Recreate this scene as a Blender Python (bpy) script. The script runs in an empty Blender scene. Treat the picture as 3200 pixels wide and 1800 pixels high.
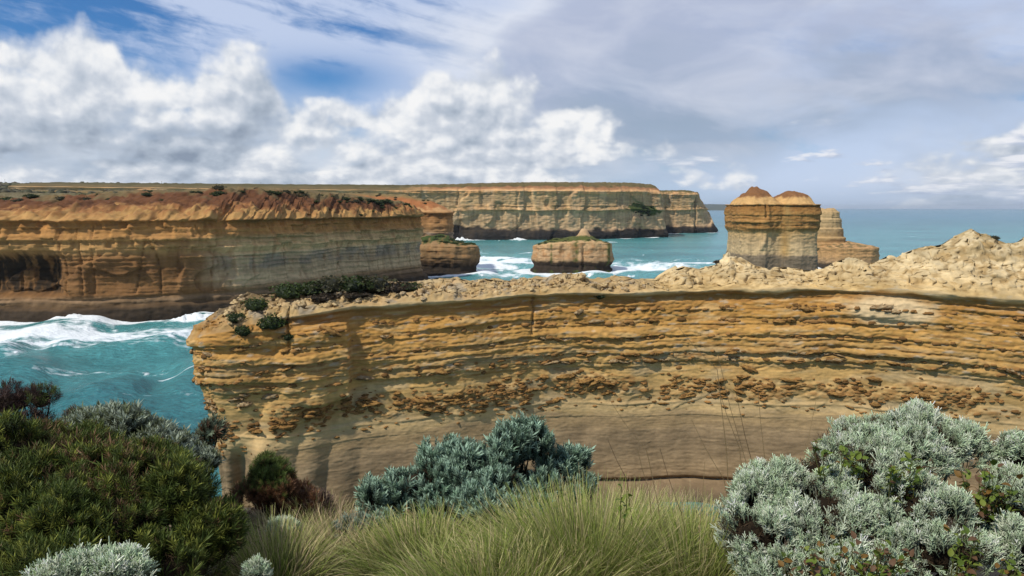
import bpy, math, random
import numpy as np
from math import radians, sin, cos, pi

# ------------------------------------------------------------------ camera, sky, sun, exposure
sc = bpy.context.scene
COL = sc.collection
EYE = 45.0                                   # metres above the sea
cam_data = bpy.data.cameras.new('camera')
cam = bpy.data.objects.new('camera', cam_data)
COL.objects.link(cam)
cam.location = (0, 0, EYE)
cam.rotation_euler = (radians(90) - math.atan(250 / 2400), 0, 0)
cam_data.sensor_width = 36
cam_data.lens = 27
cam_data.clip_start = 0.1
cam_data.clip_end = 120000
sc.camera = cam

SUN_AZ, SUN_EL = radians(-130), radians(47)  # clockwise from straight ahead; high on the left, a little behind
sun_data = bpy.data.lights.new('sun', 'SUN')
sun_data.energy = 4.5
sun_data.angle = radians(2.5)                # thin cloud softens it
sun_data.color = (1.0, 0.93, 0.82)
sun = bpy.data.objects.new('sun', sun_data)
COL.objects.link(sun)
sun.rotation_euler = (radians(90) - SUN_EL, 0, -SUN_AZ + pi)
sun.location = (-60, -30, 120)

sc.render.engine = 'CYCLES'
sc.cycles.use_denoising = True
sc.cycles.max_bounces = 6
sc.cycles.diffuse_bounces = 4
sc.cycles.glossy_bounces = 2
sc.cycles.transparent_max_bounces = 8
sc.cycles.volume_bounces = 0
sc.view_settings.view_transform = 'Standard'
sc.view_settings.look = 'None'
sc.view_settings.gamma = 1.0
sc.view_settings.exposure = 0.0
sc.view_settings.use_curve_mapping = False


class Sock:
    """A node socket with arithmetic, so that procedural materials read as formulas."""
    tree = None

    def __init__(self, s):
        self.s = s

    @staticmethod
    def math(op, *a, clamp=False):
        n = Sock.tree.nodes.new('ShaderNodeMath')
        n.operation = op
        n.use_clamp = clamp
        for i, x in enumerate(a):
            if isinstance(x, Sock):
                Sock.tree.links.new(x.s, n.inputs[i])
            else:
                n.inputs[i].default_value = x
        return Sock(n.outputs[0])

    def __add__(s, o): return Sock.math('ADD', s, o)
    __radd__ = __add__
    def __sub__(s, o): return Sock.math('SUBTRACT', s, o)
    def __rsub__(s, o): return Sock.math('SUBTRACT', o, s)
    def __mul__(s, o): return Sock.math('MULTIPLY', s, o)
    __rmul__ = __mul__
    def __truediv__(s, o): return Sock.math('DIVIDE', s, o)
    def max(s, o): return Sock.math('MAXIMUM', s, o)
    def min(s, o): return Sock.math('MINIMUM', s, o)
    def clamp(s): return Sock.math('ADD', s, 0.0, clamp=True)


def put(inp, x):
    if isinstance(x, Sock):
        Sock.tree.links.new(x.s, inp)
    elif isinstance(x, (tuple, list)) and len(x) == 3 and len(inp.default_value) == 4:
        inp.default_value = (*x, 1)
    else:
        inp.default_value = x


def node(kind, **props):
    n = Sock.tree.nodes.new(kind)
    for k, v in props.items():
        setattr(n, k, v)
    return n


def smooth(lo, hi, x, a=0.0, b=1.0):
    n = node('ShaderNodeMapRange', interpolation_type='SMOOTHSTEP')
    for k, v in (('Value', x), ('From Min', lo), ('From Max', hi), ('To Min', a), ('To Max', b)):
        put(n.inputs[k], v)
    return Sock(n.outputs[0])


def vec(x=0.0, y=0.0, z=0.0):
    n = node('ShaderNodeCombineXYZ')
    for i, v in enumerate((x, y, z)):
        put(n.inputs[i], v)
    return Sock(n.outputs[0])


def split(v):
    n = node('ShaderNodeSeparateXYZ')
    put(n.inputs[0], v)
    return [Sock(o) for o in n.outputs]


def noise(v, scale, detail=4.0, rough=0.5, dist=0.0, lac=2.0, dims='3D'):
    n = node('ShaderNodeTexNoise', noise_dimensions=dims)
    put(n.inputs['Vector'], v)
    n.inputs['Scale'].default_value = scale
    n.inputs['Detail'].default_value = detail
    n.inputs['Roughness'].default_value = rough
    n.inputs['Distortion'].default_value = dist
    n.inputs['Lacunarity'].default_value = lac
    return Sock(n.outputs[0])


def puff(v, scale, detail=3.0, rough=0.5, smoothness=0.6):
    n = node('ShaderNodeTexVoronoi', feature='F1', voronoi_dimensions='2D', normalize=False)
    put(n.inputs['Vector'], v)
    n.inputs['Scale'].default_value = scale
    n.inputs['Detail'].default_value = detail
    n.inputs['Roughness'].default_value = rough
    return Sock(n.outputs['Distance'])


def mixc(f, a, b, mode='MIX'):
    n = node('ShaderNodeMix', data_type='RGBA', blend_type=mode)
    put(n.inputs[0], f)
    put(n.inputs[6], a)
    put(n.inputs[7], b)
    return Sock(n.outputs[2])


def ramp(x, stops, mode='LINEAR'):
    """stops: (position, value) or (position, (r, g, b))"""
    n = node('ShaderNodeValToRGB')
    n.color_ramp.interpolation = mode
    el = n.color_ramp.elements
    while len(el) < len(stops):
        el.new(0.5)
    for e, (p, c) in zip(el, stops):
        e.position = p
        e.color = (*c, 1) if isinstance(c, (tuple, list)) else (c, c, c, 1)
    put(n.inputs[0], x)
    return Sock(n.outputs[0])


def noise2(v, seed, scale, detail=4.0, rough=0.5, dist=0.0):
    n = node('ShaderNodeVectorMath', operation='ADD')
    put(n.inputs[0], v)
    n.inputs[1].default_value = (seed * 7.3, seed * 3.1, 0)
    return noise(Sock(n.outputs[0]), scale, detail, rough, dist, dims='2D')


def build_world():
    w = bpy.data.worlds.new('World')
    sc.world = w
    w.use_nodes = True
    t = w.node_tree
    t.nodes.clear()
    Sock.tree = t
    out = t.nodes.new('ShaderNodeOutputWorld')
    bg = t.nodes.new('ShaderNodeBackground')
    bg.inputs['Strength'].default_value = 0.1
    t.links.new(bg.outputs[0], out.inputs[0])
    sky = t.nodes.new('ShaderNodeTexSky')
    sky.sky_type = 'NISHITA'
    sky.sun_disc = False
    sky.sun_elevation = SUN_EL
    sky.sun_rotation = SUN_AZ % (2 * pi)
    sky.altitude = 50
    sky.air_density = 1.0
    sky.dust_density = 0.3
    sky.ozone_density = 3.0
    d = Sock(t.nodes.new('ShaderNodeTexCoord').outputs['Generated'])
    x, y, z = split(d)
    az = Sock.math('ARCTAN2', x, y)                                  # radians, clockwise from +Y
    e = (z / Sock.math('SQRT', x * x + y * y + 1e-6)).max(0.0).min(3.0)   # tangent of elevation
    le = Sock.math('LOGARITHM', e + 0.10, math.e) * 0.20             # clouds flatten towards the horizon
    K = 9.4                                                         # cloud radiance in sky units (strength 0.1)
    blue = mixc(1.0, Sock(sky.outputs[0]), (0.34, 0.66, 1.0), 'MULTIPLY')
    col = mixc(smooth(0.0, 0.13, e, 0.55, 0.0), blue, tuple(K * c for c in (0.42, 0.62, 0.86)))

    # --- high cirrus and ripple cloud, streaks falling to the right
    r = radians(-13)
    cu = az * cos(r) + e * sin(r)
    cv = e * cos(r) - az * sin(r)
    streak = noise2(vec(cu * 1.6, cv * 13.0), 3.1, 1.0, 6, 0.55, 0.5)
    mott = noise2(vec(cu * 26.0, cv * 60.0), 7.7, 1.0, 4, 0.6, 0.3)
    band = smooth(0.015, 0.10, cv, 0.0, 1.0)
    ci = smooth(0.38, 0.62, streak + (mott - 0.5) * 0.22 + smooth(-0.65, -0.1, az, -0.05, 0.11)) * band
    gap = Sock.math('EXPONENT', ((az + 0.235) / 0.085) * ((az + 0.235) / -0.085) + ((e - 0.160) / 0.026) * ((e - 0.160) / -0.026))   # clear blue between the tower and the sheet
    ci = ci * (1.0 - gap * 0.95)
    col = mixc(ci * 0.85, col, tuple(K * c for c in (0.64, 0.73, 0.93)))

    # --- grey-lilac sheet to the right, ragged and bright along its left edge
    sw = noise2(vec(az * 2.6, e * 6.0), 1.3, 1.0, 5, 0.5, 0.4)
    wv = noise2(vec(az * 5.0 - e * 4.0, e * 13.0 + az * 2.0), 6.1, 1.0, 7, 0.56, 0.35)
    rs = smooth(-0.20, 0.06, az + (sw - 0.5) * 0.30 + (wv - 0.5) * 0.20 - e * 0.25 + 0.04)
    lo = smooth(0.010, 0.100, e + (sw - 0.5) * 0.07 + (wv - 0.5) * 0.09 + smooth(0.2, 0.55, az, 0.0, -0.055))
    hole = smooth(0.56, 0.34, noise2(vec(az * 3.4 + 1.0, e * 9.0), 9.2, 1.0, 5, 0.55)) * smooth(0.18, 0.5, az)
    sheet = rs * lo * (1.0 - hole * 0.8)
    sc1 = mixc(smooth(0.03, 0.24, e + (sw - 0.5) * 0.12 + (wv - 0.5) * 0.16), tuple(K * c for c in (0.31, 0.41, 0.54)),
               tuple(K * c for c in (0.48, 0.54, 0.71)))
    bright = smooth(0.46, 0.70, noise2(vec(az * 4.0 + e * 3.0, e * 8.0), 5.5, 1.0, 6, 0.55, 0.3)) * smooth(0.35, -0.12, az)
    edge = smooth(0.0, 0.30, rs) * smooth(1.0, 0.55, rs)
    sc1 = mixc((bright * 0.6 + edge * 1.25 + (wv - 0.47) * 1.5).clamp(), sc1, tuple(K * c for c in (0.84, 0.87, 0.94)))
    col = mixc(sheet * 0.95, col, sc1)

    # --- cumulus bank: its top edge by azimuth (tangent of elevation), lumpy outline, lit from the upper left
    top = ramp(smooth_lin(az, -0.75, 0.75), [
        (0.00, 0.155), (0.107, 0.165), (0.146, 0.172), (0.160, 0.188), (0.185, 0.188), (0.200, 0.163), (0.240, 0.155),
        (0.258, 0.176), (0.275, 0.194), (0.298, 0.186), (0.315, 0.146), (0.336, 0.138), (0.375, 0.138), (0.400, 0.155), (0.430, 0.168), (0.470, 0.168),
        (0.500, 0.165), (0.540, 0.150), (0.60, 0.110), (0.68, 0.060), (0.78, 0.055), (0.82, 0.085), (0.86, 0.100), (1.0, 0.10)], 'EASE')

    def dens(da, de):
        a2, l2 = az + da, le + de
        big = noise2(vec(a2, l2 * 1.15), 0.37, 6.0, 9, 0.565, 0.1)
        pf = puff(vec(a2, l2 * 1.25, 0.0), 13.0, 3.0, 0.5)
        return (big - 0.5) * 0.9 + (0.42 - pf) * 0.32

    d0 = dens(0.0, 0.0)
    d1 = dens(-0.007, 0.012)
    edge_e = (top - e) * 9.0
    patch = noise2(vec(az * 5.0, le * 12.0), 4.4, 1.0, 4, 0.5)
    right = smooth(0.0, 0.22, az) * smooth(0.52, 0.40, az, 0.25, 1.0)
    thin = smooth(0.40, 0.56, patch, 0.02, 0.30) - right * 0.42
    veil = smooth(-0.25, 0.35, edge_e + (d0 - 0.1) * 0.9) * (1.0 - right * 0.8) * (1.0 - gap * 0.8)          # soft grey cloud filling in behind the heaps
    vn = noise2(vec(az * 7.0, le * 20.0), 8.8, 1.0, 5, 0.55, 0.2)
    vc = mixc(smooth(0.3, 0.7, vn), tuple(K * c for c in (0.43, 0.51, 0.64)), tuple(K * c for c in (0.72, 0.77, 0.86)))
    col = mixc(veil * 0.88, col, vc)
    cov = smooth(-0.03, 0.25, d0 + edge_e.min(0.30) + thin - gap * 0.25)
    lit = (d0 - d1) * 1.5
    depth = smooth(0.0, 0.9, edge_e)                                  # 0 at the tops, 1 low in the bank
    shade = noise2(vec(az * 4.4, le * 9.0), 2.2, 1.0, 7, 0.55, 0.2)
    b = 0.83 + lit * 1.35 - depth * 0.30 + (shade - 0.5) * 1.10 + right * 0.04
    cc = ramp(b.clamp(), [(0.0, tuple(c for c in (0.27, 0.33, 0.43))), (0.35, (0.46, 0.53, 0.63)),
                          (0.62, (0.66, 0.71, 0.79)), (0.85, (0.90, 0.92, 0.95)), (1.0, (1.0, 1.0, 1.0))])
    cc = mixc(1.0, cc, (K, K, K), 'MULTIPLY')
    col = mixc(cov * 0.97, col, cc)
    # --- low broken cumulus over the sea on the right
    lb = noise2(vec(az * 7.0, e * 34.0), 3.3, 1.0, 7, 0.56, 0.15)
    lbl = noise2(vec(az * 7.0 - 0.05, e * 34.0 + 0.22), 3.3, 1.0, 7, 0.56, 0.15)
    lm = smooth(0.50, 0.62, lb + smooth(0.10, 0.05, e, -0.14, 0.02) + smooth(0.25, 0.5, az, -0.10, 0.03)) * smooth(0.10, 0.30, az) * smooth(0.125, 0.075, e)
    lcol = ramp((0.55 + (lb - lbl) * 4.5).clamp(), [(0.0, (0.36, 0.44, 0.60)), (0.5, (0.55, 0.62, 0.77)), (1.0, (0.92, 0.93, 0.98))])
    col = mixc(lm * 0.9, col, mixc(1.0, lcol, (K, K, K), 'MULTIPLY'))
    # distant air just over the horizon
    col = mixc(smooth(0.035, 0.0, e, 0.0, 0.45), col, tuple(K * c for c in (0.42, 0.54, 0.72)))
    t.links.new(col.s, bg.inputs['Color'])
    w.cycles.sampling_method = 'MANUAL'
    w.cycles.sample_map_resolution = 512


def smooth_lin(x, lo, hi):
    n = node('ShaderNodeMapRange')
    put(n.inputs['Value'], x)
    n.inputs['From Min'].default_value = lo
    n.inputs['From Max'].default_value = hi
    return Sock(n.outputs[0])


build_world()

# ------------------------------------------------------------------ numpy noise and mesh helpers
RNG = np.random.default_rng(11)
_P = np.concatenate([RNG.permutation(512)] * 3).astype(np.int32)
_g = RNG.normal(size=(512, 3))
_G = (_g / np.linalg.norm(_g, axis=1)[:, None]).astype(np.float32)


def pn(x, y, z=0.0):
    """gradient noise, about -1..1"""
    x, y, z = np.broadcast_arrays(np.asarray(x, np.float32), np.asarray(y, np.float32), np.asarray(z, np.float32))
    xi, yi, zi = np.floor(x), np.floor(y), np.floor(z)
    fx, fy, fz = x - xi, y - yi, z - zi
    xi, yi, zi = (xi.astype(np.int32) & 511), (yi.astype(np.int32) & 511), (zi.astype(np.int32) & 511)
    u, v, w = (f * f * f * (f * (f * 6 - 15) + 10) for f in (fx, fy, fz))
    r = 0
    for dx in (0, 1):
        px = _P[xi + dx]
        wx = u if dx else 1 - u
        for dy in (0, 1):
            py = _P[px + yi + dy]
            wy = wx * (v if dy else 1 - v)
            for dz in (0, 1):
                g = _G[_P[py + zi + dz] & 511]
                r = r + wy * (w if dz else 1 - w) * (g[..., 0] * (fx - dx) + g[..., 1] * (fy - dy) + g[..., 2] * (fz - dz))
    return r * 1.6


def fbm(x, y, z=0.0, octaves=4, gain=0.5):
    r, a, f = 0, 1.0, 1.0
    for i in range(octaves):
        r = r + a * pn(x * f + 17.3 * i, y * f - 9.1 * i, z * f + 3.7 * i)
        a *= gain
        f *= 2.03
    return r


def ridged(x, y, z=0.0, octaves=4, gain=0.55):
    """0..about 1, sharp crests"""
    r, a, f, n = 0, 1.0, 1.0, 0
    for i in range(octaves):
        r = r + a * (1 - np.abs(pn(x * f + 31.7 * i, y * f + 5.3 * i, z * f - 8.9 * i)))
        n += a
        a *= gain
        f *= 2.1
    return r / n


def ss(lo, hi, x):
    t = np.clip((x - lo) / (hi - lo), 0, 1)
    return t * t * (3 - 2 * t)


def lerp(a, b, t):
    return a + (b - a) * t


def lerp3(A, B, t):
    return np.asarray(A) + (np.asarray(B) - np.asarray(A)) * np.asarray(t)[..., None]


def mesh_np(name, V, F, cols=None, smooth_shade=True, attrs=None):
    """mesh from numpy: V (n,3), F (m,3 or 4)"""
    V = np.ascontiguousarray(V, np.float32).reshape(-1, 3)
    F = np.ascontiguousarray(F, np.int32)
    m, k = F.shape
    me = bpy.data.meshes.new(name)
    me.vertices.add(len(V))
    me.vertices.foreach_set('co', V.ravel())
    me.loops.add(m * k)
    me.loops.foreach_set('vertex_index', F.ravel())
    me.polygons.add(m)
    me.polygons.foreach_set('loop_start', np.arange(0, m * k, k, dtype=np.int32))
    if smooth_shade:
        me.polygons.foreach_set('use_smooth', np.ones(m, bool))
    if cols is not None:
        C = np.ones((len(V), 4), np.float32)
        C[:, :3] = np.asarray(cols, np.float32).reshape(-1, 3)
        a = me.color_attributes.new('tint', 'FLOAT_COLOR', 'POINT')
        a.data.foreach_set('color', C.ravel())
    for an, av in (attrs or {}).items():
        a = me.attributes.new(an, 'FLOAT', 'POINT')
        a.data.foreach_set('value', np.ascontiguousarray(av, np.float32).ravel())
    me.update(calc_edges=True)
    me.validate()
    return me


def grid_faces(nr, nc, wrap=False):
    r = np.arange(nr - 1)[:, None]
    c = np.arange(nc if wrap else nc - 1)[None, :]
    a = r * nc + c
    b = r * nc + (c + 1) % nc
    return np.stack([a, b, b + nc, a + nc], -1).reshape(-1, 4)


def link(name, me, mat=None, parent=None):
    o = bpy.data.objects.new(name, me)
    COL.objects.link(o)
    if me is not None and mat is not None and not me.materials:
        me.materials.append(mat)
    if parent is not None:
        o.parent = parent
    return o


def tag(o, label=None, cat=None, group=None, kind=None):
    if label: o['label'] = label
    if cat: o['category'] = cat
    if group: o['group'] = group
    if kind: o['kind'] = kind
    return o


def thing(name, label, cat, loc=(0, 0, 0), group=None):
    o = bpy.data.objects.new(name, None)
    o.empty_display_size = 0.5
    COL.objects.link(o)
    o.location = loc
    return tag(o, label, cat, group)


def new_mat(name):
    m = bpy.data.materials.new(name)
    m.use_nodes = True
    t = m.node_tree
    Sock.tree = t
    b = t.nodes['Principled BSDF']
    return m, t, b


def attr(name, kind='Color'):
    n = node('ShaderNodeAttribute', attribute_name=name)
    return Sock(n.outputs[kind])


def coords(which='Object'):
    return Sock(Sock.tree.nodes.new('ShaderNodeTexCoord').outputs[which])


def geo(which='Position'):
    return Sock(Sock.tree.nodes.new('ShaderNodeNewGeometry').outputs[which])


def scalev(v, sx, sy, sz):
    n = node('ShaderNodeVectorMath', operation='MULTIPLY')
    put(n.inputs[0], v)
    n.inputs[1].default_value = (sx, sy, sz)
    return Sock(n.outputs[0])


def bump(height, strength=0.5, dist=0.1):
    n = node('ShaderNodeBump')
    n.inputs['Strength'].default_value = strength
    n.inputs['Distance'].default_value = dist
    put(n.inputs['Height'], height)
    return Sock(n.outputs[0])


def rock_material(name, grain, bump_dist, amount=0.35):
    """sandy limestone: colour from the beds (vertex tint), grain and pitting on top; grain = size of the finest lumps in metres"""
    m, t, b = new_mat(name)
    p = geo()
    g1 = noise(p, 0.6 / grain, 6, 0.6)
    bed = noise(scalev(p, 0.08 / grain, 0.08 / grain, 1.1 / grain), 1.0, 4, 0.6)
    k = (g1 - 0.5) * (amount * 1.6) + (bed - 0.5) * amount + 1.0
    kk = vec(k, k, k)
    hs = node('ShaderNodeHueSaturation')
    hs.inputs['Saturation'].default_value = 1.03
    put(hs.inputs['Color'], mixc(1.0, attr('tint'), kk, 'MULTIPLY'))
    put(b.inputs['Base Color'], Sock(hs.outputs[0]))
    b.inputs['Roughness'].default_value = 0.95
    b.inputs['Specular IOR Level'].default_value = 0.15
    put(b.inputs['Normal'], bump(g1 * 0.8 + bed * 0.5, 0.6, bump_dist))
    return m


def resample(pts, step, smooth_iter=2):
    """polyline through pts (rounded by corner cutting), sampled about every step(metres; may be a function of the point)"""
    P = np.asarray(pts, float)
    for _ in range(smooth_iter):
        Q = [P[0]]
        for a, b in zip(P[:-1], P[1:]):
            Q += [a * 0.75 + b * 0.25, a * 0.25 + b * 0.75]
        Q.append(P[-1])
        P = np.array(Q)
    seg = np.linalg.norm(np.diff(P, axis=0), axis=1)
    S = np.concatenate([[0], np.cumsum(seg)])
    if callable(step):
        s, out = 0.0, [0.0]
        while s < S[-1]:
            x, y = np.interp(s, S, P[:, 0]), np.interp(s, S, P[:, 1])
            s += step(x, y)
            out.append(min(s, S[-1]))
        sv = np.array(out)
    else:
        sv = np.linspace(0, S[-1], int(S[-1] / step) + 2)
    X, Y = np.interp(sv, S, P[:, 0]), np.interp(sv, S, P[:, 1])
    tx, ty = np.gradient(X, sv), np.gradient(Y, sv)
    k = 9
    ker = np.ones(k) / k
    tx = np.convolve(np.pad(tx, k // 2, mode='edge'), ker, 'valid')
    ty = np.convolve(np.pad(ty, k // 2, mode='edge'), ker, 'valid')
    L = np.hypot(tx, ty)
    return X, Y, sv, tx / L, ty / L


class Beds:
    """a pile of rock beds: each bed stands out at its foot and leans back upwards, so its underside is a sharp little ledge"""

    def __init__(self, seed, thick, lo=-10, hi=100):
        r = np.random.default_rng(seed)
        b = [lo]
        while b[-1] < hi:
            b.append(b[-1] + r.uniform(*thick))
        self.b = np.array(b)
        self.a = r.uniform(0.15, 1.0, len(b)) ** 1.6
        self.seed = seed

    def offset(self, s, z, along, power=1.0):
        k = np.clip(np.searchsorted(self.b, z) - 1, 0, len(self.b) - 2)
        f = (z - self.b[k]) / (self.b[k + 1] - self.b[k])
        amp = self.a[k] * np.clip(0.55 + 0.9 * pn(s / along, k * 7.31, self.seed), 0, 1.5)
        toe = ss(0.0, 0.06, f)                               # small round at the foot
        return amp * toe * np.clip(1 - f, 0, 1) ** (power * 0.45)

    def index(self, z):
        return np.clip(np.searchsorted(self.b, z) - 1, 0, len(self.b) - 2)


def cliff_mesh(name, outline, step, base, lip_fn, rows, cap_rows, inner_fn, wall_fn, cap_fn, colour_fn, side=1, cap_profile=None, cap_smooth=2):
    """outline: plan polyline walked with the outside on the left (side=1).  wall rows go from base up to the lip;
    cap rows go from the lip to inner_fn(x, y) -> (xi, yi, zi)."""
    X, Y, S, tx, ty = resample(outline, step, cap_smooth)
    nx, ny = -ty * side, tx * side
    lip = lip_fn(X, Y, S)
    w = np.linspace(0, 1, rows)[:, None]
    Z = base + (lip[None, :] - base) * w
    SS = np.broadcast_to(S[None, :], Z.shape)
    XX, YY = np.broadcast_to(X, Z.shape), np.broadcast_to(Y, Z.shape)
    off, dz = wall_fn(SS, Z, XX, YY, w)
    WX, WY, WZ = XX + nx * off, YY + ny * off, Z + dz
    xi, yi, zi = inner_fn(X, Y, S)
    t = np.linspace(0, 1, cap_rows + 1)[1:, None]
    pt = cap_profile(t) if cap_profile else t
    CX, CY = lerp(WX[-1], xi, t), lerp(WY[-1], yi, t)
    CZ = lerp(WZ[-1], zi, pt)
    CX, CY, CZ = cap_fn(CX, CY, CZ, t, np.broadcast_to(S, CX.shape))
    PX, PY, PZ = np.vstack([WX, CX]), np.vstack([WY, CY]), np.vstack([WZ, CZ])
    P = np.stack([PX, PY, PZ], -1)
    reg = np.vstack([np.zeros_like(WX), np.broadcast_to(t, CX.shape)])   # 0 on the wall, 0..1 over the cap
    SA = np.vstack([SS, np.broadcast_to(S, CX.shape)])
    C = colour_fn(PX, PY, PZ, SA, reg)
    F = grid_faces(P.shape[0], P.shape[1])
    if side == 1:
        F = F[:, ::-1]
    me = mesh_np(name, P.reshape(-1, 3), F, C.reshape(-1, 3), smooth_shade=False)
    return me, P

# ------------------------------------------------------------------ the coast: plan outlines (metres, x right, y away, sea at z = 0)
RAZOR_FRONT = [(130, 86), (95, 96), (70, 104), (50, 111), (30, 117.5), (10, 118), (-10, 114), (-23, 110), (-33, 106.5), (-40, 104.8), (-43.5, 105.2)]
RAZOR = RAZOR_FRONT + [(-45.5, 108), (-45.2, 113), (-41, 118), (-30, 122), (-10, 128), (10, 132), (30, 131), (50, 127), (70, 122), (95, 115), (130, 108)]
HEAD = [(-520, 280), (-420, 298), (-300, 305), (-209, 310), (-172, 311), (-143, 318), (-121, 338), (-105, 366), (-91, 398), (-76, 430), (-62, 456), (-56, 470),
        (-64, 486), (-110, 500), (-200, 500), (-520, 480)]
PROM = [(-400, 590), (-300, 585), (-160, 570), (-100, 560), (-70, 556), (-50, 556), (-42, 564), (-46, 585), (-80, 610), (-200, 640), (-400, 700)]
TOE = [(-90, 560), (-75, 535), (-62, 522), (-45, 514), (-30, 516), (-23, 525), (-24, 540), (-40, 556), (-90, 560)]
FAR = [(-560, 860), (-400, 960), (-260, 1030), (-150, 1072), (-77, 1085), (0, 1090), (100, 1108), (170, 1145), (212, 1182), (236, 1196), (238, 1240),
       (240, 1330), (262, 1368), (300, 1378), (350, 1390), (372, 1412), (366, 1460), (300, 1520), (200, 1540), (0, 1500), (-560, 1450)]
MID = [(42, 590), (22, 580), (15, 560), (17, 546), (30, 540), (46, 541), (60, 539), (71, 546), (73, 562), (66, 580), (42, 590)]
TALL = [(167.4, 516), (146.2, 514), (141.6, 510), (140.7, 492), (141.6, 476), (143.4, 471), (149.9, 470), (154.5, 468), (156.3, 470), (165.5, 471), (167.4, 467), (177.5, 467), (185.8, 469), (187.6, 473), (188.5, 492), (187.6, 508), (184.8, 514), (167.4, 516)]
BACKST = [(257.5, 612), (234.5, 604), (228.5, 585), (236.5, 566), (252.5, 560), (264.5, 562), (273.5, 570), (274.5, 590), (270.5, 606), (257.5, 612)]

# ------------------------------------------------------------------ water
def build_sea():
    sl = np.concatenate([np.linspace(0.60, 0.02, 430), np.geomspace(0.02, EYE / 60000, 60)[1:]])
    R = EYE / sl
    A = np.radians(np.concatenate([np.linspace(-85, -38, 40)[:-1], np.linspace(-38, 38, 700), np.linspace(38, 85, 40)[1:]]))
    rr, aa = np.meshgrid(R, A, indexing='ij')
    X, Y = rr * np.sin(aa), rr * np.cos(aa)
    # distance to the nearest shore
    pts = []
    for o in (HEAD, PROM, TOE, FAR, MID, TALL, BACKST):
        x, y, *_ = resample(o, 9.0, 2)
        pts.append(np.stack([x, y], 1))
    pts = np.vstack(pts)
    shore = np.full(X.size, 1e9, np.float32)
    xf, yf = X.ravel().astype(np.float32), Y.ravel().astype(np.float32)
    near = np.flatnonzero((yf < 1700) & (np.abs(xf) < 700))
    for i in range(0, len(near), 20000):
        j = near[i:i + 20000]
        d = (xf[j, None] - pts[None, :, 0]) ** 2 + (yf[j, None] - pts[None, :, 1]) ** 2
        shore[j] = np.sqrt(d.min(1))
    shore = shore.reshape(X.shape)
    dr = np.gradient(R)[:, None] * np.ones_like(X)
    # swell from the sea on the right, smaller chop on top
    r = np.random.default_rng(5)
    Z = np.zeros_like(X)
    vary = [0.7 + 0.5 * pn(X / 45, Y / 45, 9), 0.7 + 0.5 * pn(X / 30, Y / 30, 19), 1.2 * pn(X / 60, Y / 60, 29), 1.2 * pn(X / 40, Y / 40, 39)]
    for i in range(24):
        lam = 5.0 * 1.13 ** i
        th = radians(200) + r.normal(0, 0.5)
        k = 2 * pi / lam
        amp = 0.0105 * lam * (1.25 if lam > 25 else 1.0)
        w = ss(2.2, 5.0, lam / np.maximum(dr, 0.05))
        ph = k * (X * cos(th) + Y * sin(th)) + r.uniform(0, 6.28) + vary[2 + i % 2] * (1 + i % 3)
        s = np.sin(ph)
        Z += amp * w * (s + 0.25 * np.cos(2 * ph)) * vary[i % 2]
    # foam: surf round the rocks, streaks of old foam, breaking crests
    warp = 8 * fbm(X / 30, Y / 30, 1, 3)
    lace = ridged((X + warp) / 26, (Y + warp) / 13, 2, 4)
    lace2 = ridged((X + warp) / 9, (Y + warp) / 5, 4, 3)
    big = fbm(X / 130, Y / 60, 7, 4)
    reach = 15 + 18 * np.clip(fbm(X / 50, Y / 50, 3, 3) + 0.3, 0, 2)
    surf = ss(1.0, 0.0, shore / reach)
    field = np.zeros_like(X)
    for cx, cy, sx, sy, a in ((-18, 640, 70, 80, 1.15), (10, 520, 70, 34, 0.95), (95, 600, 65, 55, 1.0), (120, 660, 80, 30, 0.6), (-30, 760, 50, 60, 0.5),
                              (-160, 272, 90, 30, 0.95), (-190, 235, 60, 24, 0.85), (-120, 215, 60, 22, 0.45), (-95, 300, 22, 22, 0.5), (330, 640, 22, 7, 0.8), (320, 1000, 60, 14, 0.5),
                              (60, 480, 70, 25, 0.35), (150, 1010, 120, 30, 0.4), (330, 1270, 60, 12, 0.7)):
        field = np.maximum(field, a * np.exp(-((X - cx) / sx) ** 2 - ((Y - cy) / sy) ** 2))
    # lines of breakers rolling towards the cliffs
    roll = 0.5 + 0.5 * np.sin(2 * pi * (Y + 0.10 * X + 14 * fbm(X / 90, Y / 90, 12, 3)) / 62)
    line = ss(0.86, 1.0, roll) * ss(0.05, 0.5, pn(X / 55, Y / 40, 21) + 0.15) * ss(420, 520, Y) * ss(2600, 1200, Y)
    foam = surf * (0.55 + 0.7 * lace2) + field * (0.22 + 1.15 * lace ** 2 + 0.30 * big) + line * 0.55
    foam += 0.55 * ss(0.86, 0.97, lace) * ss(0.0, 0.5, big + 0.1) * ss(700, 200, shore)
    Z += 0.6 * surf * np.clip(0.4 + fbm(X / 8, Y / 8, 9, 3), 0, 2) * ss(0, 5, shore)
    Z += line * 0.9
    for cx, cy, h in ((-131, 307, 2.4), (-122, 311, 1.8), (-176, 303, 1.5), (-70, 1078, 5.0), (10, 1082, 4.0), (-95, 1076, 3.0)):     # bursts of spray at the foot of the cliffs
        e = np.exp(-((X - cx) / (5 + h)) ** 2 - ((Y - cy) / (3 + h * 0.6)) ** 2)
        Z += h * e * np.clip(0.7 + 0.7 * fbm(X / 3, Y / 3, 5, 3), 0, 2)
        foam += 1.3 * e
    # colour of the water itself: milky turquoise where sand and air are stirred in, bluer further out
    milky = np.clip(0.42 + 0.45 * fbm(X / 170, Y / 70, 31, 4) + 0.6 * field + 0.35 * ss(380, 560, Y) * ss(2500, 1200, Y), 0, 1.25)
    out = ss(500, 5000, rr)
    C = lerp3((0.018, 0.105, 0.120), (0.075, 0.270, 0.272), milky)
    C = lerp3(C, np.array((0.034, 0.165, 0.225)), out)
    me = mesh_np('sea', np.stack([X, Y, Z], -1).reshape(-1, 3), grid_faces(*X.shape), C.reshape(-1, 3), attrs={'foam': foam})
    m, t, b = new_mat('sea_water')
    p = geo()
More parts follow.
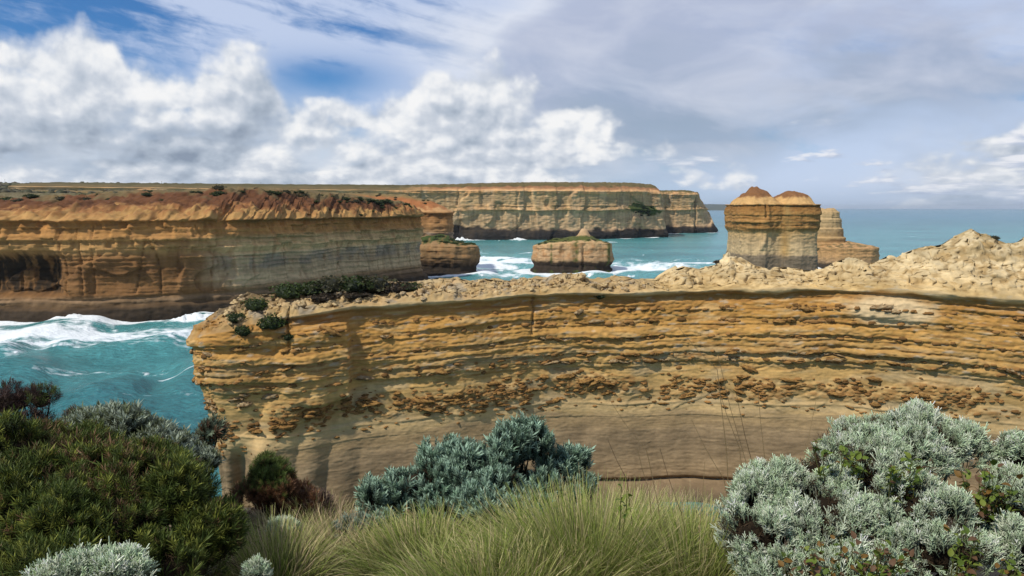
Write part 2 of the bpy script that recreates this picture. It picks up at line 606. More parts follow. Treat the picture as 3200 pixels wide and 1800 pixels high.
    n1 = noise(p, 0.16, 5, 0.55)
    n2 = noise(scalev(p, 0.55, 0.9, 0.6), 1.0, 5, 0.6)
    f = smooth(0.46, 0.82, attr('foam', 'Fac') + (noise(scalev(p, 0.25, 0.5, 0.5), 1.0, 6, 0.65) - 0.5) * 0.85)
    k = (n2 - 0.5) * 1.5 + (n1 - 0.5) * 0.8 + 1.0
    water = mixc(1.0, attr('tint'), vec(k, k, k), 'MULTIPLY')
    put(b.inputs['Base Color'], mixc(f, water, (0.74, 0.79, 0.80)))
    put(b.inputs['Roughness'], f * 0.6 + 0.22)
    b.inputs['IOR'].default_value = 1.33
    b.inputs['Specular IOR Level'].default_value = 0.4
    put(b.inputs['Normal'], bump(n1 * 1.6 + n2 * 0.7 + f * 0.3, 0.9, 1.0))
    tag(link('sea', me, m), kind='structure')


build_sea()

# ------------------------------------------------------------------ rock
ROCK_NEAR = rock_material('limestone_near', 0.35, 0.10)
ROCK_MID = rock_material('limestone_mid', 1.0, 0.25)
ROCK_FAR = rock_material('limestone_far', 3.0, 0.7, 0.28)


def zone(b, table):
    """colour by height in the bed pile, blended between table entries"""
    zs = [r[0] for r in table]
    return np.stack([np.interp(b, zs, [r[1][i] for r in table]) for i in range(3)], -1)


# --- the long near wall
ROWS = 270
LIPX = [-46, -42, -32, -23, -5, 2, 20, 34, 47, 56, 62, 70, 100, 130]
LIPZ = [26.6, 27.4, 29.8, 30.9, 31.6, 32.1, 32.1, 32.8, 33.4, 33.4, 33.1, 32.6, 31.5, 31.5]
BEDZ = [29.6, 30.1, 30.0, 30.9] + LIPZ[4:]
CREST = [(-44.8, 29.9), (-42.1, 31.0), (-36.3, 32.0), (-33.2, 32.4), (-28.8, 32.7), (-19.6, 33.0), (-15.0, 33.1), (-10.1, 33.4), (-5.1, 33.5), (-2.1, 32.5),
         (2.6, 32.7), (6.2, 33.6), (9.4, 33.8), (12.0, 33.5), (14.1, 32.5), (18.2, 33.2), (20.8, 32.5), (23.4, 32.7), (25.9, 35.2), (27.7, 35.5), (28.8, 34.7),
         (31.8, 35.3), (33.4, 36.3), (34.4, 37.6), (35.0, 36.7), (36.4, 36.5), (37.7, 35.9), (39.5, 35.4), (41.7, 35.2), (43.5, 35.5), (45.5, 34.7), (45.8, 34.2),
         (47.2, 34.8), (49.5, 35.4), (50.3, 36.1), (52.1, 37.0), (53.2, 37.3), (53.9, 36.4), (55.5, 36.9), (57.4, 37.8), (58.4, 36.9), (59.4, 37.5), (62.0, 38.8),
         (64.6, 39.7), (66.0, 40.4), (67.8, 41.6), (69.1, 40.6), (70.6, 40.0), (73.7, 39.5), (74.4, 40.2), (80, 40.5), (100, 41), (130, 41)]
MEDX = [-45, -38, -23, -10, 10, 30, 50, 70, 95, 130]
MEDY = [111, 112, 116, 121, 125, 124, 119, 113, 106, 97]


def build_razorback():
    thin, thick, fine = Beds(3, (0.5, 1.5)), Beds(8, (1.6, 3.4)), Beds(21, (0.18, 0.5))

    def bedz(x, z, s):
        return z - (np.interp(x, LIPX, BEDZ) - 32) + 0.35 * pn(s / 14, 3.3) + 0.12 * pn(s / 3.0, z / 3, 8)

    def knobs(s, b):
        c = 17.0 + 1.0 * pn(s / 22, 9.7)
        m = ss(3.0, 0.4, np.abs(b - c)) * ss(-0.05, 0.45, fbm(s / 5.0, b / 2.4, 5.5, 3) + 0.12)
        up = ss(0.25, 0.6, fbm(s / 4.5, b / 0.8, 15.5, 3)) * ss(18, 20, b) * ss(30, 27, b) * 0.55
        return np.maximum(m, up)

    def wall(s, z, x, y, w):
        b = bedz(x, z, s)
        front = ss(-45.6, -43, x) * (y < np.interp(x, MEDX, MEDY))
        prof = np.interp(b, [-4, 1.2, 1.5, 1.9, 2.6, 5, 9, 11, 14, 18, 20, 22, 24, 28, 30.3, 31.2, 31.55, 31.9, 33],
                         [8.0, 7.0, 5.5, -0.5, 0.5, 0.45, 0.2, 0.0, -0.1, 0.0, -0.1, 0.25, 0.35, -0.1, -0.55, -0.5, 0.45, 0.75, 0.7])
        rec = ss(31.3, 30.4, b) * ss(26, 30, b)
        prof += rec * 0.8 * ss(-20, -34, x)
        o = prof
        o = o + 1.5 * pn(s / 17, 1.1) + 0.4 * pn(s / 6.0, b / 12, 2.2)
        left = ss(-18, -26, x)
        o += left * (1.4 * np.abs(pn(s / 6.5, b / 30, 6.6)) - 0.5)
        o += 1.4 * ss(-23.3, -23.9, x + 0.25 * pn(b / 1.5, 3)) * ss(18.0, 19.0, b + 0.6 * pn(s / 3, 7)) * ss(-34, -28, x) * ss(30.5, 29, b)
        o -= 2.2 * np.exp(-((x + 38.6) / 1.5) ** 2) * ss(14, 9, b)                       # niche in the foot of the end
        o += 1.2 * np.exp(-((x + 36.0) / 1.3) ** 2) * ss(15, 12, b)
        up = ss(18, 21.5, b) * ss(32, 31, b)
        o += up * (0.42 * thin.offset(s, b, 14, 0.8) + 0.22 * thick.offset(s, b, 22, 1.0)) + (0.25 + 0.75 * up) * 0.22 * fine.offset(s, b, 7)
        o += ss(24, 12, b) * 0.35 * thick.offset(s, b + 0.5, 22, 0.5) * ss(9, 13, b)
        for b0, a0, th in ((29.7, 0.40, 0.9), (28.9, 0.2, 0.4), (27.6, 0.55, 1.5), (26.7, 0.22, 0.5), (24.9, 0.6, 1.9), (24.2, 0.2, 0.5), (22.3, 0.55, 1.1), (20.9, 0.35, 1.1), (14.2, 0.2, 0.6)):    # the ledges that run on
            bb = b + 0.35 * pn(s / 11, b0) + 0.1 * pn(s / 2.2, b0 + 5)
            o += a0 * np.clip(0.65 + 0.9 * pn(s / 16, b0 + 9), 0.0, 1.3) * ss(b0, b0 + 0.13, bb) * ss(b0 + th, b0 + th * 0.45, bb)
        km = knobs(s, b)
        o += km * (0.8 * (ridged(s / 1.0, b / 0.55, 3.1, 4) - 0.50) + 0.12)
        # slabs that fell away: shallow steps with a curved edge
        sl = fbm(s / 11, b / 7, 40.2, 2)
        o += 0.14 * ss(0.10, 0.14, sl) * ss(12.5, 14, b)
        o += 1.6 * np.exp(-((x - 53) / 5.5) ** 2 - ((b - 29.0) / 2.2) ** 2) * ss(32, 31.4, b)   # pale hump under the lip
        cr = np.abs(x - 3.2 - 0.35 * pn(b / 1.3, 0.5))
        o -= 0.55 * ss(0.28, 0.0, cr) * ss(25, 26.5, b) * ss(32, 31, b)
        cr = np.abs(x + 31.5 - 0.3 * pn(b / 1.3, 4.5))
        o -= 0.8 * ss(0.3, 0.0, cr) * ss(27, 28, b)
        o -= ss(-34, -44, x) * np.clip(27 - z, 0, 26) * 0.12                              # the end leans out over its foot
        rough = 0.05 + 0.10 * up
        o += rough * fbm(s / 0.9, b / 0.35, 1.9, 3) + 0.08 * fbm(s / 3.5, b / 1.6, 11.9, 2)
        return o, 0.0 * z

    def inner(x, y, s):
        xm = np.maximum(x, -39.0)
        ym = np.interp(xm, MEDX, MEDY)
        cx, cz = zip(*CREST)
        return xm, ym, np.interp(xm, cx, cz)

    def cap(x, y, z, t, s):
        env = ss(0.0, 0.12, t)
        right = ss(22, 28, x)
        rub = ridged(x / 1.9, y / 1.9, 6.6, 4) - 0.62
        slab = ridged(x / 5.0, y / 4.0, 16.6, 3) - 0.66
        patchy = ss(-0.15, 0.35, pn(x / 5, y / 5, 44))
        grow = lerp(1.0, ss(0.12, 0.75, t), right)
        z2 = z + env * grow * (rub * lerp(1.3 + 1.1 * patchy, 0.15 + 1.0 * patchy, right) + slab * lerp(1.5, 2.2, right) + lerp(0.45, 0.22, right) * (ridged(x / 0.75, y / 0.75, 33.1, 3) - 0.6) * (0.3 + patchy))
        z2 -= env * right * 0.9 * np.sin(np.clip(t, 0, 1) * pi) * ss(0.1, 0.4, pn(x / 4, y / 4, 8.8) + 0.1)
        holes = ss(0.45, 0.62, pn(x / 1.1, y / 1.4, 19.2)) * ss(0.15, 0.3, t) * ss(0.95, 0.8, t)
        z2 -= holes * 0.9
        j = env * 0.45
        return x + j * fbm(y / 0.9, z2 / 0.7, x / 0.9, 3), y - j * 1.2 * fbm(x / 0.9, z2 / 0.7, y / 0.9 + 30, 3), z2

    def colour(x, y, z, s, reg):
        b = bedz(x, z, s)
        n = fbm(s / 7, b / 1.6, 71, 4)
        streak = fbm(s / 0.9, b / 9, 77, 3)
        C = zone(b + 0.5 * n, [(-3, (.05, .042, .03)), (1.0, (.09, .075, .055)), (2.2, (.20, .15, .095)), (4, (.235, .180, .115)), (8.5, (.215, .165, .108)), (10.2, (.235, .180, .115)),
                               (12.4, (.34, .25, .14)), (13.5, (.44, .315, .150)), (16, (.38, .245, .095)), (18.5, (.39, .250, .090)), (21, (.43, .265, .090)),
                               (25, (.44, .250, .074)), (28.5, (.40, .215, .058)), (30.6, (.30, .155, .045)), (31.3, (.27, .14, .04)), (31.8, (.46, .325, .145)), (33, (.47, .35, .18)),  # under the lip: brown stain, with some of the recess shade painted in
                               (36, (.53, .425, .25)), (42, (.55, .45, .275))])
        C = lerp3(C, (.36, .275, .145), 0.6 * ss(0.12, 0.55, fbm(s / 9, b / 2.6, 52, 3)) * ss(13, 15, b) * ss(27, 22, b))      # greenish grey skins
        C = lerp3(C, (.46, .31, .13), 0.6 * ss(0.15, 0.5, fbm(s / 6, b / 0.9, 58, 3)) * ss(12, 14, b) * ss(31.5, 30.5, b))      # fresh yellow beds
        C = lerp3(C, (.25, .125, .038), 0.7 * ss(0.15, 0.6, fbm(s / 5, b / 0.5, 63, 3)) * ss(18, 21, b) * ss(31.5, 30.5, b))    # rusty beds
        C = C * (1 + (0.22 * fbm(s / 6, b / 0.5, 91, 3) + 0.15 * fbm(s / 2.0, b / 7, 93, 3)) * ss(13, 10, b) * (reg == 0))[..., None]
        km = knobs(s, b) * (reg == 0)
        C = lerp3(C, (.235, .120, .038), 0.75 * ss(0.1, 0.7, km) * ss(-0.35, 0.3, pn(s / 1.3, b / 0.7, 3)))
        for bd, a in ((thin, 0.13), (fine, 0.10)):
            k = bd.index(b)
            C = C * (1 + a * np.sin(k * 12.9898 + bd.seed) * np.clip(0.6 + pn(s / 20, k * 3.3), 0, 1.4) * (reg == 0))[..., None]
        C = lerp3(C, (.40, .34, .23), 0.6 * ss(0.35, 0.8, fbm(s / 2.2, b / 0.5, 65, 3)) * ss(19, 21, b))                        # grey weathered crust
        hump = np.exp(-((x - 54) / 5.5) ** 2 - ((b - 29.0) / 2.2) ** 2)
        C = lerp3(C, (.54, .40, .205), ss(0.2, 0.6, hump) * (reg == 0))
        C = C * (1 + 0.16 * n + 0.10 * streak * ss(31, 28, b) * ss(12, 17, b) * (reg == 0))[..., None]
        capm = (reg > 0)
        cn = fbm(x / 2.4, y / 2.4, z / 1.6, 4)
        L = ss(26, 18, x)
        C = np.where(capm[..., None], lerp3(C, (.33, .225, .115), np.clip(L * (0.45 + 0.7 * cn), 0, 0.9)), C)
        C = np.where(capm[..., None], lerp3(C, (.24, .215, .165), 0.7 * L * ss(0.15, 0.5, fbm(x / 3.3, y / 3.3, 88, 3))), C)
        C = np.where(capm[..., None], lerp3(C, (.23, .165, .075), 0.75 * ss(58, 66, x) * ss(37.2, 38.6, z + 0.9 * cn) * ss(-0.3, 0.2, cn)), C)
        C = np.where(capm[..., None], lerp3(C, (.30, .20, .085), 0.7 * ss(0.0, 0.45, fbm(x / 1.6, y / 1.6, z / 1.2 + 40, 3))), C)
        C = np.where(capm[..., None], C * (1 + 0.22 * cn)[..., None], C)
        soil = ss(-14, -22, x) * ss(0.35, 0.6, reg)
        C = lerp3(C, (.12, .085, .045), 0.8 * soil)
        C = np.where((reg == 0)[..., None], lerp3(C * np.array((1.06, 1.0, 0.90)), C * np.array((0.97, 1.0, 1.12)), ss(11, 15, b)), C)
        return np.clip(C, 0.01, 0.8)

    def step(x, y):
        return 0.19 if (y < np.interp(x, MEDX, MEDY) + 2 and x < 84) else 1.2

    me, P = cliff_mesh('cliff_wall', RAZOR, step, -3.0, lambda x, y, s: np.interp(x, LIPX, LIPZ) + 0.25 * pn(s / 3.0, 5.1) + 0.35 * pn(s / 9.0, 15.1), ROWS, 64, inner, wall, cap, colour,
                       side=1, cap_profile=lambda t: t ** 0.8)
    root = thing('rock_wall', 'long layered ochre limestone wall with grey foot and pale jagged crest, right across the view', 'cliff', (10, 118, 0))
    o = link('cliff_face', me, ROCK_NEAR, root)
    o.matrix_parent_inverse = root.matrix_world.inverted()
    o.location = (-10, -118, 0)
    return root, P


RAZOR_ROOT, RAZOR_P = build_razorback()


def island(name, label, outline, step, lip, rows, cap_rows, inner, prof, beds, undul, table, patches, mat, cap_h=None, base=-4.0, jitter=0.3, cap_profile=None, extra=None, capcol=None):
    """a headland or sea stack: profile of the wall by height, beds that stand out, colour by height plus patches"""
    pz, po = zip(*prof)

    def wall(s, z, x, y, w):
        o = np.interp(z + undul[2] * pn(s / undul[1], 2.7), pz, po)
        o = o + undul[0] * fbm(s / undul[1], z / (undul[1] * 2.5), 4.4, 3)
        for bd, amp, along, lo, hi in beds:
            o = o + amp * bd.offset(s, z + 0.03 * undul[1] * pn(s / undul[1], 6), along) * ss(lo - 1, lo + 1, z) * ss(hi + 1, hi - 1, z)
        o = o + jitter * fbm(s / (jitter * 8), z / (jitter * 5), 1.9, 3)
        if extra:
            o = o + extra(s, z, x, y)
        return o, 0.0 * z

    def cap(x, y, z, t, s):
        env = ss(0, 0.15, t)
        if cap_h is not None:
            z = cap_h(x, y, z, t, s)
        return x, y, z + env * jitter * (1.3 * fbm(x / (jitter * 12), y / (jitter * 12), 8, 4))

    def colour(x, y, z, s, reg):
        n = fbm(s / (undul[1] * 0.35), z / 3.0, 71, 4)
        streak = fbm(s / (undul[1] * 0.06), z / 14, 77, 3)
        C = zone(z + 0.8 * n, table)
        for col, amt, f in patches:
            C = lerp3(C, col, np.clip(amt * f(x, y, z, s, reg), 0, 1))
        for bd in {id(q[0]): q[0] for q in beds}.values():
            k = bd.index(z + 0.03 * undul[1] * pn(s / undul[1], 6))
            C = C * (1 + 0.17 * np.sin(k * 12.9898 + bd.seed) * np.clip(0.6 + pn(s / (undul[1] * 1.5), k * 3.3), 0, 1.4) * (reg == 0))[..., None]
        if capcol is not None:
            C = capcol(C, x, y, z, s, reg)
        return np.clip(C * np.array((1.06, 0.97, 0.89)) * (1 + 0.16 * n + 0.16 * streak * (reg == 0))[..., None], 0.008, 0.8)

    lipf = lip if callable(lip) else (lambda x, y, s: np.full_like(x, lip))
    me, P = cliff_mesh(name, outline, step, base, lipf, rows, cap_rows, inner, wall, cap, colour, side=-1, cap_profile=cap_profile)
    xs, ys = np.mean([p[0] for p in outline]), np.mean([p[1] for p in outline])
    root = thing(name, label, 'headland' if 'headland' in name else 'sea stack', (xs, ys, 0))
    o = link('rock_body', me, mat, root)
    o.location = (-xs, -ys, 0)
    return root, P


# --- headland on the left
def build_headland():
    medx, medy = [-520, -209, -132, -112, -95, -76], [380, 390, 400, 420, 440, 462]
    rimx, rimz = [-520, -235, -209, -170, -130, -112, -95, -76, -60], [49, 49.5, 50.5, 52.5, 54.5, 54, 52.5, 49, 44]

    def inner(x, y, s):
        xm = np.minimum(x, -76)
        return xm, np.interp(xm, medx, medy), np.interp(xm, rimx, rimz)

    def cap_h(x, y, z, t, s):
        gully = ridged(s / 13.0 + 1.5 * pn(t * 5, s / 30, 7), t * 4.5, 3.3, 4) - 0.62
        knobs = ridged(x / 7.0, y / 5.0, 5.5, 4) - 0.6
        z = z + 4.5 * knobs * ss(0, 0.06, t) * ss(0.45, 0.2, t) + 1.1 * fbm(x / 4, y / 4, 2.2, 3) * ss(0, 0.1, t) * ss(0.8, 0.5, t)
        return z + 4.2 * gully * (0.6 + 0.8 * pn(s / 25, 8.8)) * ss(0, 0.08, t) * ss(0.5, 0.2, t) + 1.2 * fbm(x / 9, y / 9, 3, 3) * ss(0.2, 0.5, t)

    bd, fine = Beds(31, (1.2, 3.2)), Beds(33, (0.5, 1.1))
    left = lambda x: ss(-105, -140, x)
    nz = lambda s, z, a, b, k: fbm(s / a, z / b, k, 4)
    patches = [
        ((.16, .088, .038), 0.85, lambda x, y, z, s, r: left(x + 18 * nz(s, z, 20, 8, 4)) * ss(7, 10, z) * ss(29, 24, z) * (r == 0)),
        ((.46, .37, .235), 0.85, lambda x, y, z, s, r: ss(-138, -118, x + 8 * nz(s, z, 9, 14, 3)) * ss(9, 12, z) * ss(27, 24.5, z + 1.2 * nz(s, z, 8, 4, 1)) * (r == 0)),
        ((.27, .24, .19), 0.8, lambda x, y, z, s, r: ss(-135, -118, x) * ss(17.5, 18.5, z + 0.6 * nz(s, z, 14, 3, 9)) * ss(24.5, 23.8, z + 0.8 * nz(s, z, 14, 3, 9)) * ss(-0.25, 0.15, nz(s, z, 15, 20, 8)) * (r == 0)),
        ((.46, .345, .19), 0.8, lambda x, y, z, s, r: ss(-140, -120, x) * ss(24, 25.5, z) * ss(34, 31, z) * (r == 0)),
        ((.22, .125, .060), 0.5, lambda x, y, z, s, r: ss(0.2, 0.7, nz(s, z, 6, 16, 14) + 0.4 * nz(s, z, 2, 9, 24)) * ss(12, 16, z) * ss(40, 36, z) * (r == 0)),
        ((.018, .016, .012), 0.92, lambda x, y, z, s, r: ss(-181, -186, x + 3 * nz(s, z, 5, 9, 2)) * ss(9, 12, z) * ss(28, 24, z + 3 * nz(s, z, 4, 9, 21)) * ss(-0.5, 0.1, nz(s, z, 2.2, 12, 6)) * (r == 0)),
        ((.34, .225, .095), 0.85, lambda x, y, z, s, r: (r > 0) * ss(0.32, 0.18, r + 0.1 * nz(x, y, 7, 7, 16)) * ss(-0.1, 0.25, nz(x, y, 7, 5, 17))),
        ((.092, .044, .024), 0.88, lambda x, y, z, s, r: ss(0.14, 0.30, r + 0.16 * nz(x, y, 9, 7, 18)) * ss(0.62, 0.48, r)),
        ((.13, .115, .060), 0.85, lambda x, y, z, s, r: ss(0.42, 0.58, r + 0.18 * nz(x, y, 12, 12, 28))),
    ]
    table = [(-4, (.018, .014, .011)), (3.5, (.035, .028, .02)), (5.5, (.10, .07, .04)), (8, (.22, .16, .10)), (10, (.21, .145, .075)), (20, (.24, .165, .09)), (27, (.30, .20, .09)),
             (33, (.31, .185, .075)), (38, (.26, .14, .052)), (39.6, (.22, .11, .04)), (40.5, (.34, .215, .09)), (44, (.24, .125, .055)), (60, (.18, .085, .045))]
    extra = lambda s, z, x, y: (-7.0 * ss(-180, -190, x) * ss(8, 12, z) * ss(30, 23, z + 2 * pn(s / 6, 3)) * ss(-0.6, 0.2, pn(s / 9, 1.3) + 0.4)
                                + 2.0 * ss(0.18, 0.24, fbm(s / 16, z / 12, 23, 2)) * ss(28, 24, z) * ss(8, 12, z) * left(x)
                                + 1.3 * ss(-0.04, 0.04, pn(s / 8, np.floor(z / 4.1) * 3.7, 5)) * ss(25, 27, z) - 1.2 * ss(0.5, 0.0, np.abs(pn(s / 11, z / 60, 15)) * 11) * ss(8, 12, z) * ss(40, 37, z))

    def step(x, y):
        return 0.55 if (x > -260 and y < 478) else 5.0
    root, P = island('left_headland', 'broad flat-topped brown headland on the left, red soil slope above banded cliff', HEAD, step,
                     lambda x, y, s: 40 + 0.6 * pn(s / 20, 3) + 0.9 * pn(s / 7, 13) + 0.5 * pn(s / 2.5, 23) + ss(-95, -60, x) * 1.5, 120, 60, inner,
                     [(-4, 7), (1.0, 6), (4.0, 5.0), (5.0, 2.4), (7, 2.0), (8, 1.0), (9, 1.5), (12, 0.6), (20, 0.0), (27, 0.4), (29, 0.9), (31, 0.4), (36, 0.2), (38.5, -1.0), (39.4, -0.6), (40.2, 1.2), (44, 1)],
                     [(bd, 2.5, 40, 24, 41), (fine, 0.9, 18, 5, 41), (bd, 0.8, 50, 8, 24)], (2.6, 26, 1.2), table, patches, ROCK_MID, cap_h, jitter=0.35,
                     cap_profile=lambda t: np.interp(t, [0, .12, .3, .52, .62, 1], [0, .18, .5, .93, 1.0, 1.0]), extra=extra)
    return root, P


HEAD_ROOT, HEAD_P = build_headland()


def build_promontory():
    def inner(x, y, s):
        xm = np.minimum(x, -66)
        return xm, np.interp(xm, [-400, -160, -66], [645, 605, 578]), np.interp(xm, [-400, -110, -80, -66], [60, 56.5, 55, 51.5])
    bd, fine = Beds(41, (1.4, 3.6)), Beds(43, (0.6, 1.2))
    nz = lambda s, z, a, b, k: fbm(s / a, z / b, k, 4)
    patches = [((.25, .105, .045), 0.85, lambda x, y, z, s, r: ss(0.1, 0.4, r + 0.2 * nz(s, r * 30, 9, 9, 5)) * ss(0.85, 0.6, r)),
               ((.13, .12, .06), 0.85, lambda x, y, z, s, r: ss(0.6, 0.8, r)),
               ((.17, .16, .14), 0.7, lambda x, y, z, s, r: ss(18, 20, z) * ss(29, 27, z) * ss(-0.2, 0.2, nz(s, z, 15, 1.6, 8)) * (r == 0))]
    table = [(-4, (.02, .016, .012)), (8, (.06, .045, .03)), (12, (.20, .15, .10)), (24, (.26, .20, .13)), (32, (.29, .18, .085)), (41, (.26, .14, .06)), (43, (.40, .26, .13)), (60, (.28, .13, .06))]
    return island('rear_headland', 'stepped orange headland tip behind the left headland, partly hidden', PROM, lambda x, y: 0.8 if (x > -150 and y < 590) else 6.0, 42, 90, 30, inner,
                  [(-4, 4), (6, 2.5), (9, 0.5), (26, 0.3), (32, 1.2), (40, 0.0), (41.5, 1.2), (46, 1)], [(bd, 1.8, 30, 26, 43), (fine, 0.7, 20, 8, 43)], (2.2, 22, 1.0), table, patches, ROCK_MID, jitter=0.5,
                  cap_profile=lambda t: np.interp(t, [0, .5, .8, 1], [0, .6, .95, 1]))


PROM_ROOT, PROM_P = build_promontory()


def build_toe():
    inner = lambda x, y, s: (np.clip(x, -66, -44), np.full_like(x, 540), np.interp(x, [-90, -60, -48, -25], [20, 25.5, 26.5, 22]))
    bd = Beds(45, (1.2, 3))
    nz = lambda s, z, a, b, k: fbm(s / a, z / b, k, 4)
    patches = [((.030, .058, .016), 0.95, lambda x, y, z, s, r: ss(0.10, 0.3, r + 0.25 * nz(s, r * 20, 6, 5, 5) - 0.06)),
               ((.24, .145, .07), 0.6, lambda x, y, z, s, r: ss(0.0, 0.4, nz(s, z, 6, 7, 15)) * ss(10, 13, z))]
    table = [(-4, (.018, .015, .012)), (5.5, (.03, .025, .02)), (8.5, (.10, .07, .042)), (12, (.185, .13, .072)), (20, (.225, .155, .082)), (30, (.22, .15, .08))]
    return island('green_topped_stack', 'low brown rock with dark green scrub top at the foot of the rear headland', TOE, 0.7, 19, 60, 40, inner,
                  [(-4, 2.5), (0.4, 2.2), (1.4, -0.8), (5, -1.4), (8, 0.3), (12, 1.0), (17, 0.6), (20, -0.6)], [(bd, 1.3, 14, 7, 20)], (2.6, 12, 1.8), table, patches, ROCK_MID, jitter=0.5,
                  cap_profile=lambda t: t ** 0.7)


TOE_ROOT, TOE_P = build_toe()


def build_far():
    def lip(x, y, s):
        return 69 + 1.0 * pn(s / 60, 3) - 9 * np.exp(-((x - 238) / 9) ** 2) * (y < 1420) - 4 * ss(330, 372, x)

    def inner(x, y, s):
        xm = np.clip(x, -560, 335)
        return xm, np.interp(xm, [-560, -260, 0, 200, 262, 335], [1150, 1180, 1230, 1330, 1425, 1445]), np.interp(xm, [-560, -150, 30, 180, 222, 240, 258, 310, 335], [76, 78, 83, 84.5, 83, 74, 76, 77, 74])

    def cap_h(x, y, z, t, s):
        return z + 5.0 * (ridged(s / 26, t * 4, 3.3, 3) - 0.6) * ss(0, 0.05, t) * ss(0.4, 0.1, t)
    bd, fine = Beds(51, (3, 7), hi=120), Beds(53, (1.2, 2.4), hi=120)
    nz = lambda s, z, a, b, k: fbm(s / a, z / b, k, 4)
    patches = [((.56, .42, .25), 0.6, lambda x, y, z, s, r: ss(0.1, 0.5, nz(s, z, 20, 60, 4)) * (r == 0)),
               ((.30, .25, .17), 0.5, lambda x, y, z, s, r: ss(0.0, 0.45, nz(s, z, 12, 40, 9)) * ss(14, 20, z) * (r == 0)),
               ((.26, .18, .10), 0.5, lambda x, y, z, s, r: ss(0.1, 0.45, nz(s, z, 3.5, 40, 29)) * ss(14, 20, z) * (r == 0)),
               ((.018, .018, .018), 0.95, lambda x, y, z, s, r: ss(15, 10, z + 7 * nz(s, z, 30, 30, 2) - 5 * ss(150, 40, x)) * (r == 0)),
               ((.10, .095, .045), 0.75, lambda x, y, z, s, r: ss(4.0, 2.0, np.abs(z - 45 - 2 * pn(s / 50, 3))) * ss(0.0, 0.4, nz(s, z, 14, 4, 6)) * (r == 0)),
               ((.045, .075, .02), 0.95, lambda x, y, z, s, r: ss(1.0, 0.6, ((x - 200) / 30) ** 2 + ((z - 43 - 0.15 * (200 - x)) / 8) ** 2 + 0.5 * nz(s, z, 9, 6, 3)) * (y < 1320)),
               ((.22, .115, .060), 0.85, lambda x, y, z, s, r: (r > 0) * ss(0.02, 0.06, r + 0.03 * nz(s, r * 99, 20, 6, 8)) * ss(0.20, 0.10, r) * ss(260, 230, x) * ss(-150, -90, x)),
               ((.16, .13, .06), 0.75, lambda x, y, z, s, r: (r > 0) * ss(235, 262, x) * ss(-0.3, 0.2, nz(x, y, 14, 14, 8))),
               ((.075, .075, .032), 0.9, lambda x, y, z, s, r: ss(0.07, 0.14, r + 0.04 * nz(x, y, 12, 12, 7))),
               ((.085, .080, .040), 0.9, lambda x, y, z, s, r: (r > 0) * ss(-100, -160, x))]
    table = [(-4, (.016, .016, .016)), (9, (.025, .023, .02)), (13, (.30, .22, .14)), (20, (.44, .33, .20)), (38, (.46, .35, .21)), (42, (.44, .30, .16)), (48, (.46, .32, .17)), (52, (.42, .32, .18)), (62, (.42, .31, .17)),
             (67, (.44, .27, .13)), (69, (.48, .31, .16)), (90, (.40, .24, .13))]
    extra = lambda s, z, x, y: (-34.0 * ss(325, 374, x + 8 * pn(z / 25, 3)) * np.clip(z / 69, 0, 1.1) ** 1.8 - 5.0 * ss(2.5, 0.0, np.abs(((s + 3 * pn(z / 20, 3)) % 83) - 40)) * ss(-0.2, 0.3, pn(s / 60, 4)) + 3.5 * ss(0.10, 0.16, fbm(s / 45, z / 70, 63, 2)))
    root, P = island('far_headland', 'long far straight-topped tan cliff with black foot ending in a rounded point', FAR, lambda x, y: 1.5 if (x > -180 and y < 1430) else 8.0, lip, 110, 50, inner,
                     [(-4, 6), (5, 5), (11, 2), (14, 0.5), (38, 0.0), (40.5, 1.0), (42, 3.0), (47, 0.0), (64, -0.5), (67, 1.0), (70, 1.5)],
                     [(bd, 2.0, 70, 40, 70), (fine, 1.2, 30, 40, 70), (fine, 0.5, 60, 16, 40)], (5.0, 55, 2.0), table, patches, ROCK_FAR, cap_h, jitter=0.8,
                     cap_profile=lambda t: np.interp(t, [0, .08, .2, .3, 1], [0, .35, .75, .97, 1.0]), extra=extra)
    return root, P


FAR_ROOT, FAR_P = build_far()


